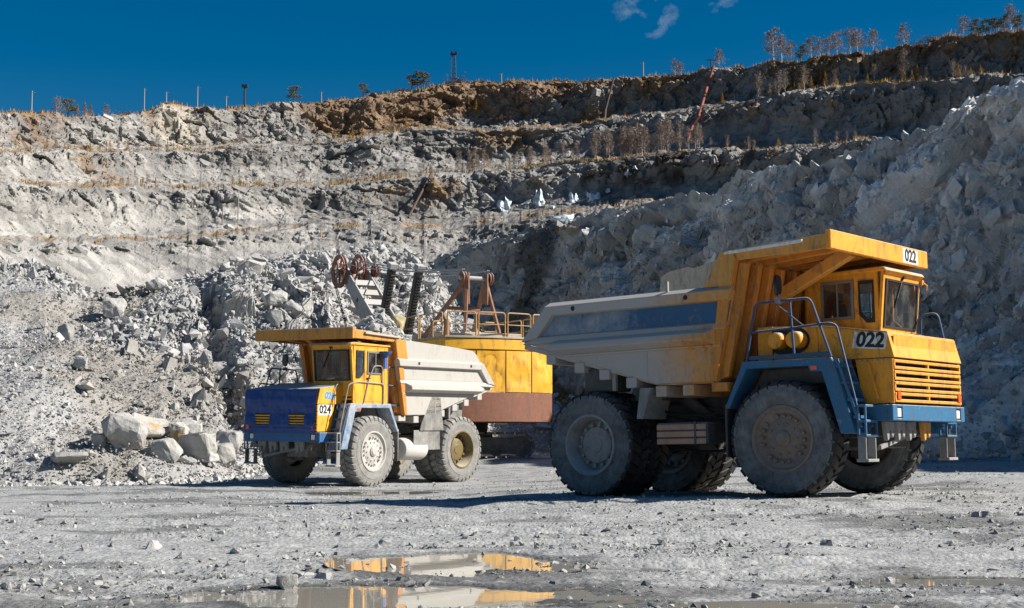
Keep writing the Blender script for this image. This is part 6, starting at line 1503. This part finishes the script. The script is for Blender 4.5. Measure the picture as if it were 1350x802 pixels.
# dry grass along the benches and the rim
rng = np.random.default_rng(44); cs = []
for nm, n, lo, hi in (('sA', 1800, 120, 900), ('sB', 5200, 0, 1150), ('sC', 4600, 0, 1350), ('rim', 5200, 0, 1350)):
    px = rng.uniform(lo, hi, n); ii = np.searchsorted(cpx, px).clip(0, nc - 1); a, b = row_of[nm]; rws = a + (rng.random(n) ** 2 * (b - a) * (0.6 if nm != 'rim' else 0.5)).astype(int); q_ = FWP[ii, rws] + rng.normal(0, 0.25, (n, 3)) * np.array([1, 1, 0.2])
    keep = (fbm(np.stack([px * 0.02, rws * 0.3, 0 * px], 1), 3, 60) > 0.05) | (nm == 'rim'); cs.append(q_[keep])
Gp = np.concatenate(cs); n = len(Gp); h = rng.uniform(0.25, 1.0, n) * np.where(rng.random(n) < 0.12, 1.6, 1.0); w = rng.uniform(0.06, 0.2, n); a = rng.uniform(0, 3.14, n)
V = np.stack([Gp + np.stack([w * np.cos(a), w * np.sin(a), -0.2 + 0 * w], 1), Gp - np.stack([w * np.cos(a), w * np.sin(a), 0.2 + 0 * w], 1), Gp + np.stack([rng.normal(0, 0.2, n), rng.normal(0, 0.2, n), h], 1)], 1).reshape(-1, 3)
tag(link_mesh('dry_grass', np_mesh('dry_grass', V, np.arange(3 * n).reshape(-1, 3), VG['grass'])), 'golden dry grass along the quarry benches and rim', 'grass', kind='stuff')
# poles and masts
for px, h, lb in ((43, 27, 'pole at the far left of the rim'), (191, 28, 'pole left of the pale outcrop on the rim'), (261, 28, 'tall pole on the rim right of the pale outcrop'), (299, 14, 'short pole between the tall one and the floodlight mast'), (424, 13, 'short pole right of the round pine'), (661, 12, 'short pole right of the lattice tower'), (848, 20, 'thin mast on the rim above the brown pipe'), (220, 14, 'short thin pole behind the pale outcrop')):
    p = rim_pt(px); H = (h + 3) / FPX * p.y; mb = MB(); mb.tube([p - Vector((0, 0, 1)), p + Vector((0, 0, H))], 0.22, 6, r2=0.15); mb.bar(p + Vector((-0.7, 0, H * 0.93)), p + Vector((0.7, 0, H * 0.93)), 0.14, 0.14); tag(mb.build('utility_pole', VG['pole']), lb, 'pole', 'poles along the rim')
for px, py, h, lb in ((270, 250, 34, 'leaning thin pole on the middle bench, left side'), (319, 296, 40, 'tall thin pole on the lower bench at left'), (299, 300, 24, 'shorter thin pole on the lower bench at left'), (427, 313, 14, 'stake on the lower bench above the boom'), (5, 338, 14, 'stake at the far left of the scree')):
    p = wall_hit(px, py); H = h / FPX * p.y; mb = MB(); mb.tube([p - Vector((0, 0, 1)), p + Vector((0, 0, H))], 0.16, 6, r2=0.12); tag(mb.build('stake', VG['grass'] if h < 20 else VG['pole']), lb, 'pole', 'poles on the benches')
p = rim_pt(323); H = 30 / FPX * p.y; T_ = empty('floodlight_mast', p); tag(T_, 'dark floodlight mast on the rim between two poles', 'light mast')
mb = MB(); mb.tube([(0, 0, -1), (0, 0, H)], 0.35, 8, r2=0.28); mb.build('mast', VG['steel'], T_); mb = MB(); mb.box(-0.9, 0.9, -0.6, 0.6, H - 0.8, H); mb.build('lamp_head', VG['steel'], T_)
p = rim_pt(598); H = 40 / FPX * p.y; T_ = empty('lattice_tower', p); tag(T_, 'dark lattice tower with a top platform on the rim', 'tower')
def tw(z): return 0.95 - 0.45 * z / H
mb = MB()
for sx, sy in ((1, 1), (1, -1), (-1, 1), (-1, -1)): mb.tube([(sx * tw(0), sy * tw(0), -1), (sx * tw(H), sy * tw(H), H)], 0.11, 5)
for k in range(6):
    z0, z1 = H * k / 6, H * (k + 1) / 6; c = [(1, 1), (-1, 1), (-1, -1), (1, -1)]
    for i in range(4):
        a, b = c[i], c[(i + 1) % 4]; mb.tube([(a[0] * tw(z0), a[1] * tw(z0), z0), (b[0] * tw(z1), b[1] * tw(z1), z1)], 0.07, 4); mb.tube([(a[0] * tw(z1), a[1] * tw(z1), z1), (b[0] * tw(z1), b[1] * tw(z1), z1)], 0.06, 4)
mb.build('lattice', VG['steel'], T_); mb = MB(); mb.box(-1.1, 1.1, -1.1, 1.1, H, H + 0.25); mb.box(-1.0, -0.3, -0.3, 0.3, H + 0.25, H + 1.0); mb.box(0.3, 1.0, -0.3, 0.3, H + 0.25, H + 1.0); mb.build('platform', VG['steel'], T_)
p = rim_pt(938); H = 12 / FPX * p.y; mb = MB(); mb.tube([p, p + Vector((0, 0, H))], 0.2, 6); mb.bar(p + Vector((-1.6, 0, H)), p + Vector((1.6, 0, H)), 0.2, 0.3); tag(mb.build('pipe_support', VG['steel']), 'dark T shaped post at the top of the red pipe', 'post')
for pts_, m_, r_, lb in (([(938, 93), (930, 120), (918, 160), (910, 172), (903, 192)], 'redpipe', 0.34, 'red pipe running down the upper right quarry wall'), ([(808, 109), (797, 150), (794, 188)], 'brpipe', 0.3, 'brown pipe running down the upper wall in the centre right'), ([(572, 232), (557, 262), (541, 293)], 'brpipe', 0.3, 'dark pipe slanting down the grey middle bench')):
    mb = MB(); pp = [wall_hit(x, y) + Vector((0, -2.2, 0.8)) for x, y in pts_]; mb.tube(pp, r_, 8); tag(mb.build('drain_pipe', VG[m_]), lb, 'pipe', 'pipes on the quarry wall')
# frozen seeps
ICE, nt, b = new_mat('seep_ice'); nt.links.new(mixc(nt, noise_node(nt, coords(nt), 0.6, 5), (0.45, 0.54, 0.58), (0.74, 0.78, 0.79)), b.inputs['Base Color']); b.inputs['Roughness'].default_value = 0.35; b.inputs['Subsurface Weight'].default_value = 0.0
for k, (px, py, w, h, lb) in enumerate(((665, 274, 20, 30, 'broad icefall at the left of the frozen seeps'), (710, 266, 14, 36, 'tall icefall second from the left'), (757, 265, 18, 24, 'icefall third from the left'), (782, 262, 22, 20, 'wide icefall fourth from the left'), (800, 253, 8, 9, 'small ice patch right of the wide icefall'), (826, 229, 9, 10, 'small ice patch high in the dark seep, lower one'), (835, 222, 7, 8, 'small ice patch high in the dark seep, upper one'), (742, 291, 34, 18, 'low snow patch below the icefalls'), (728, 274, 7, 10, 'narrow ice patch between the tall and the third icefall'))):
    rg = np.random.default_rng(600 + k); c = wall_hit(px, py); s = c.y / FPX; nu_, nv_ = 22, 26; V = []
    for i in range(nu_):
        for j in range(nv_):
            u, v_ = i / (nu_ - 1) * 2 - 1, j / (nv_ - 1) * 2 - 1; wd = 0.75 + 0.25 * (1 - (v_ + 1) / 2) + 0.22 * math.sin(3 * v_ + k * 1.7); cl = 0.72 + 0.28 * math.sin(u * 5.1 + k) * math.cos(u * 2.3 + 2 * k); V.append((u * wd * w * s * 0.5, (u * u + 0.3 * v_ * v_), v_ * h * s * 0.5 * cl))
    V = np.array(V); q_ = V * 0.6 + k * 7; nse = fbm(q_ * np.array([1.2, 1, 0.5]), 4, 610); V[:, 0] += fbm(q_ * 1.5, 4, 620) * w * s * 0.22; V[:, 2] += fbm(q_ + 9, 3, 630) * h * s * 0.10 * np.sign(V[:, 2] + 1e-6); V[:, 1] = V[:, 1] * 1.6 - 2.2 - nse * 1.6 + (V[:, 2] / (h * s * 0.5)) * 1.2
    vo = V.copy(); bk = V.copy(); bk[:, 1] += 2.6; F = gridF(nu_, nv_); me = np_mesh('icefall', np.concatenate([vo, bk]), np.concatenate([F, F[:, ::-1] + len(V)]), ICE, True)
    tag(link_mesh('icefall', me, None, c), lb, 'ice', 'frozen seeps on the quarry wall')
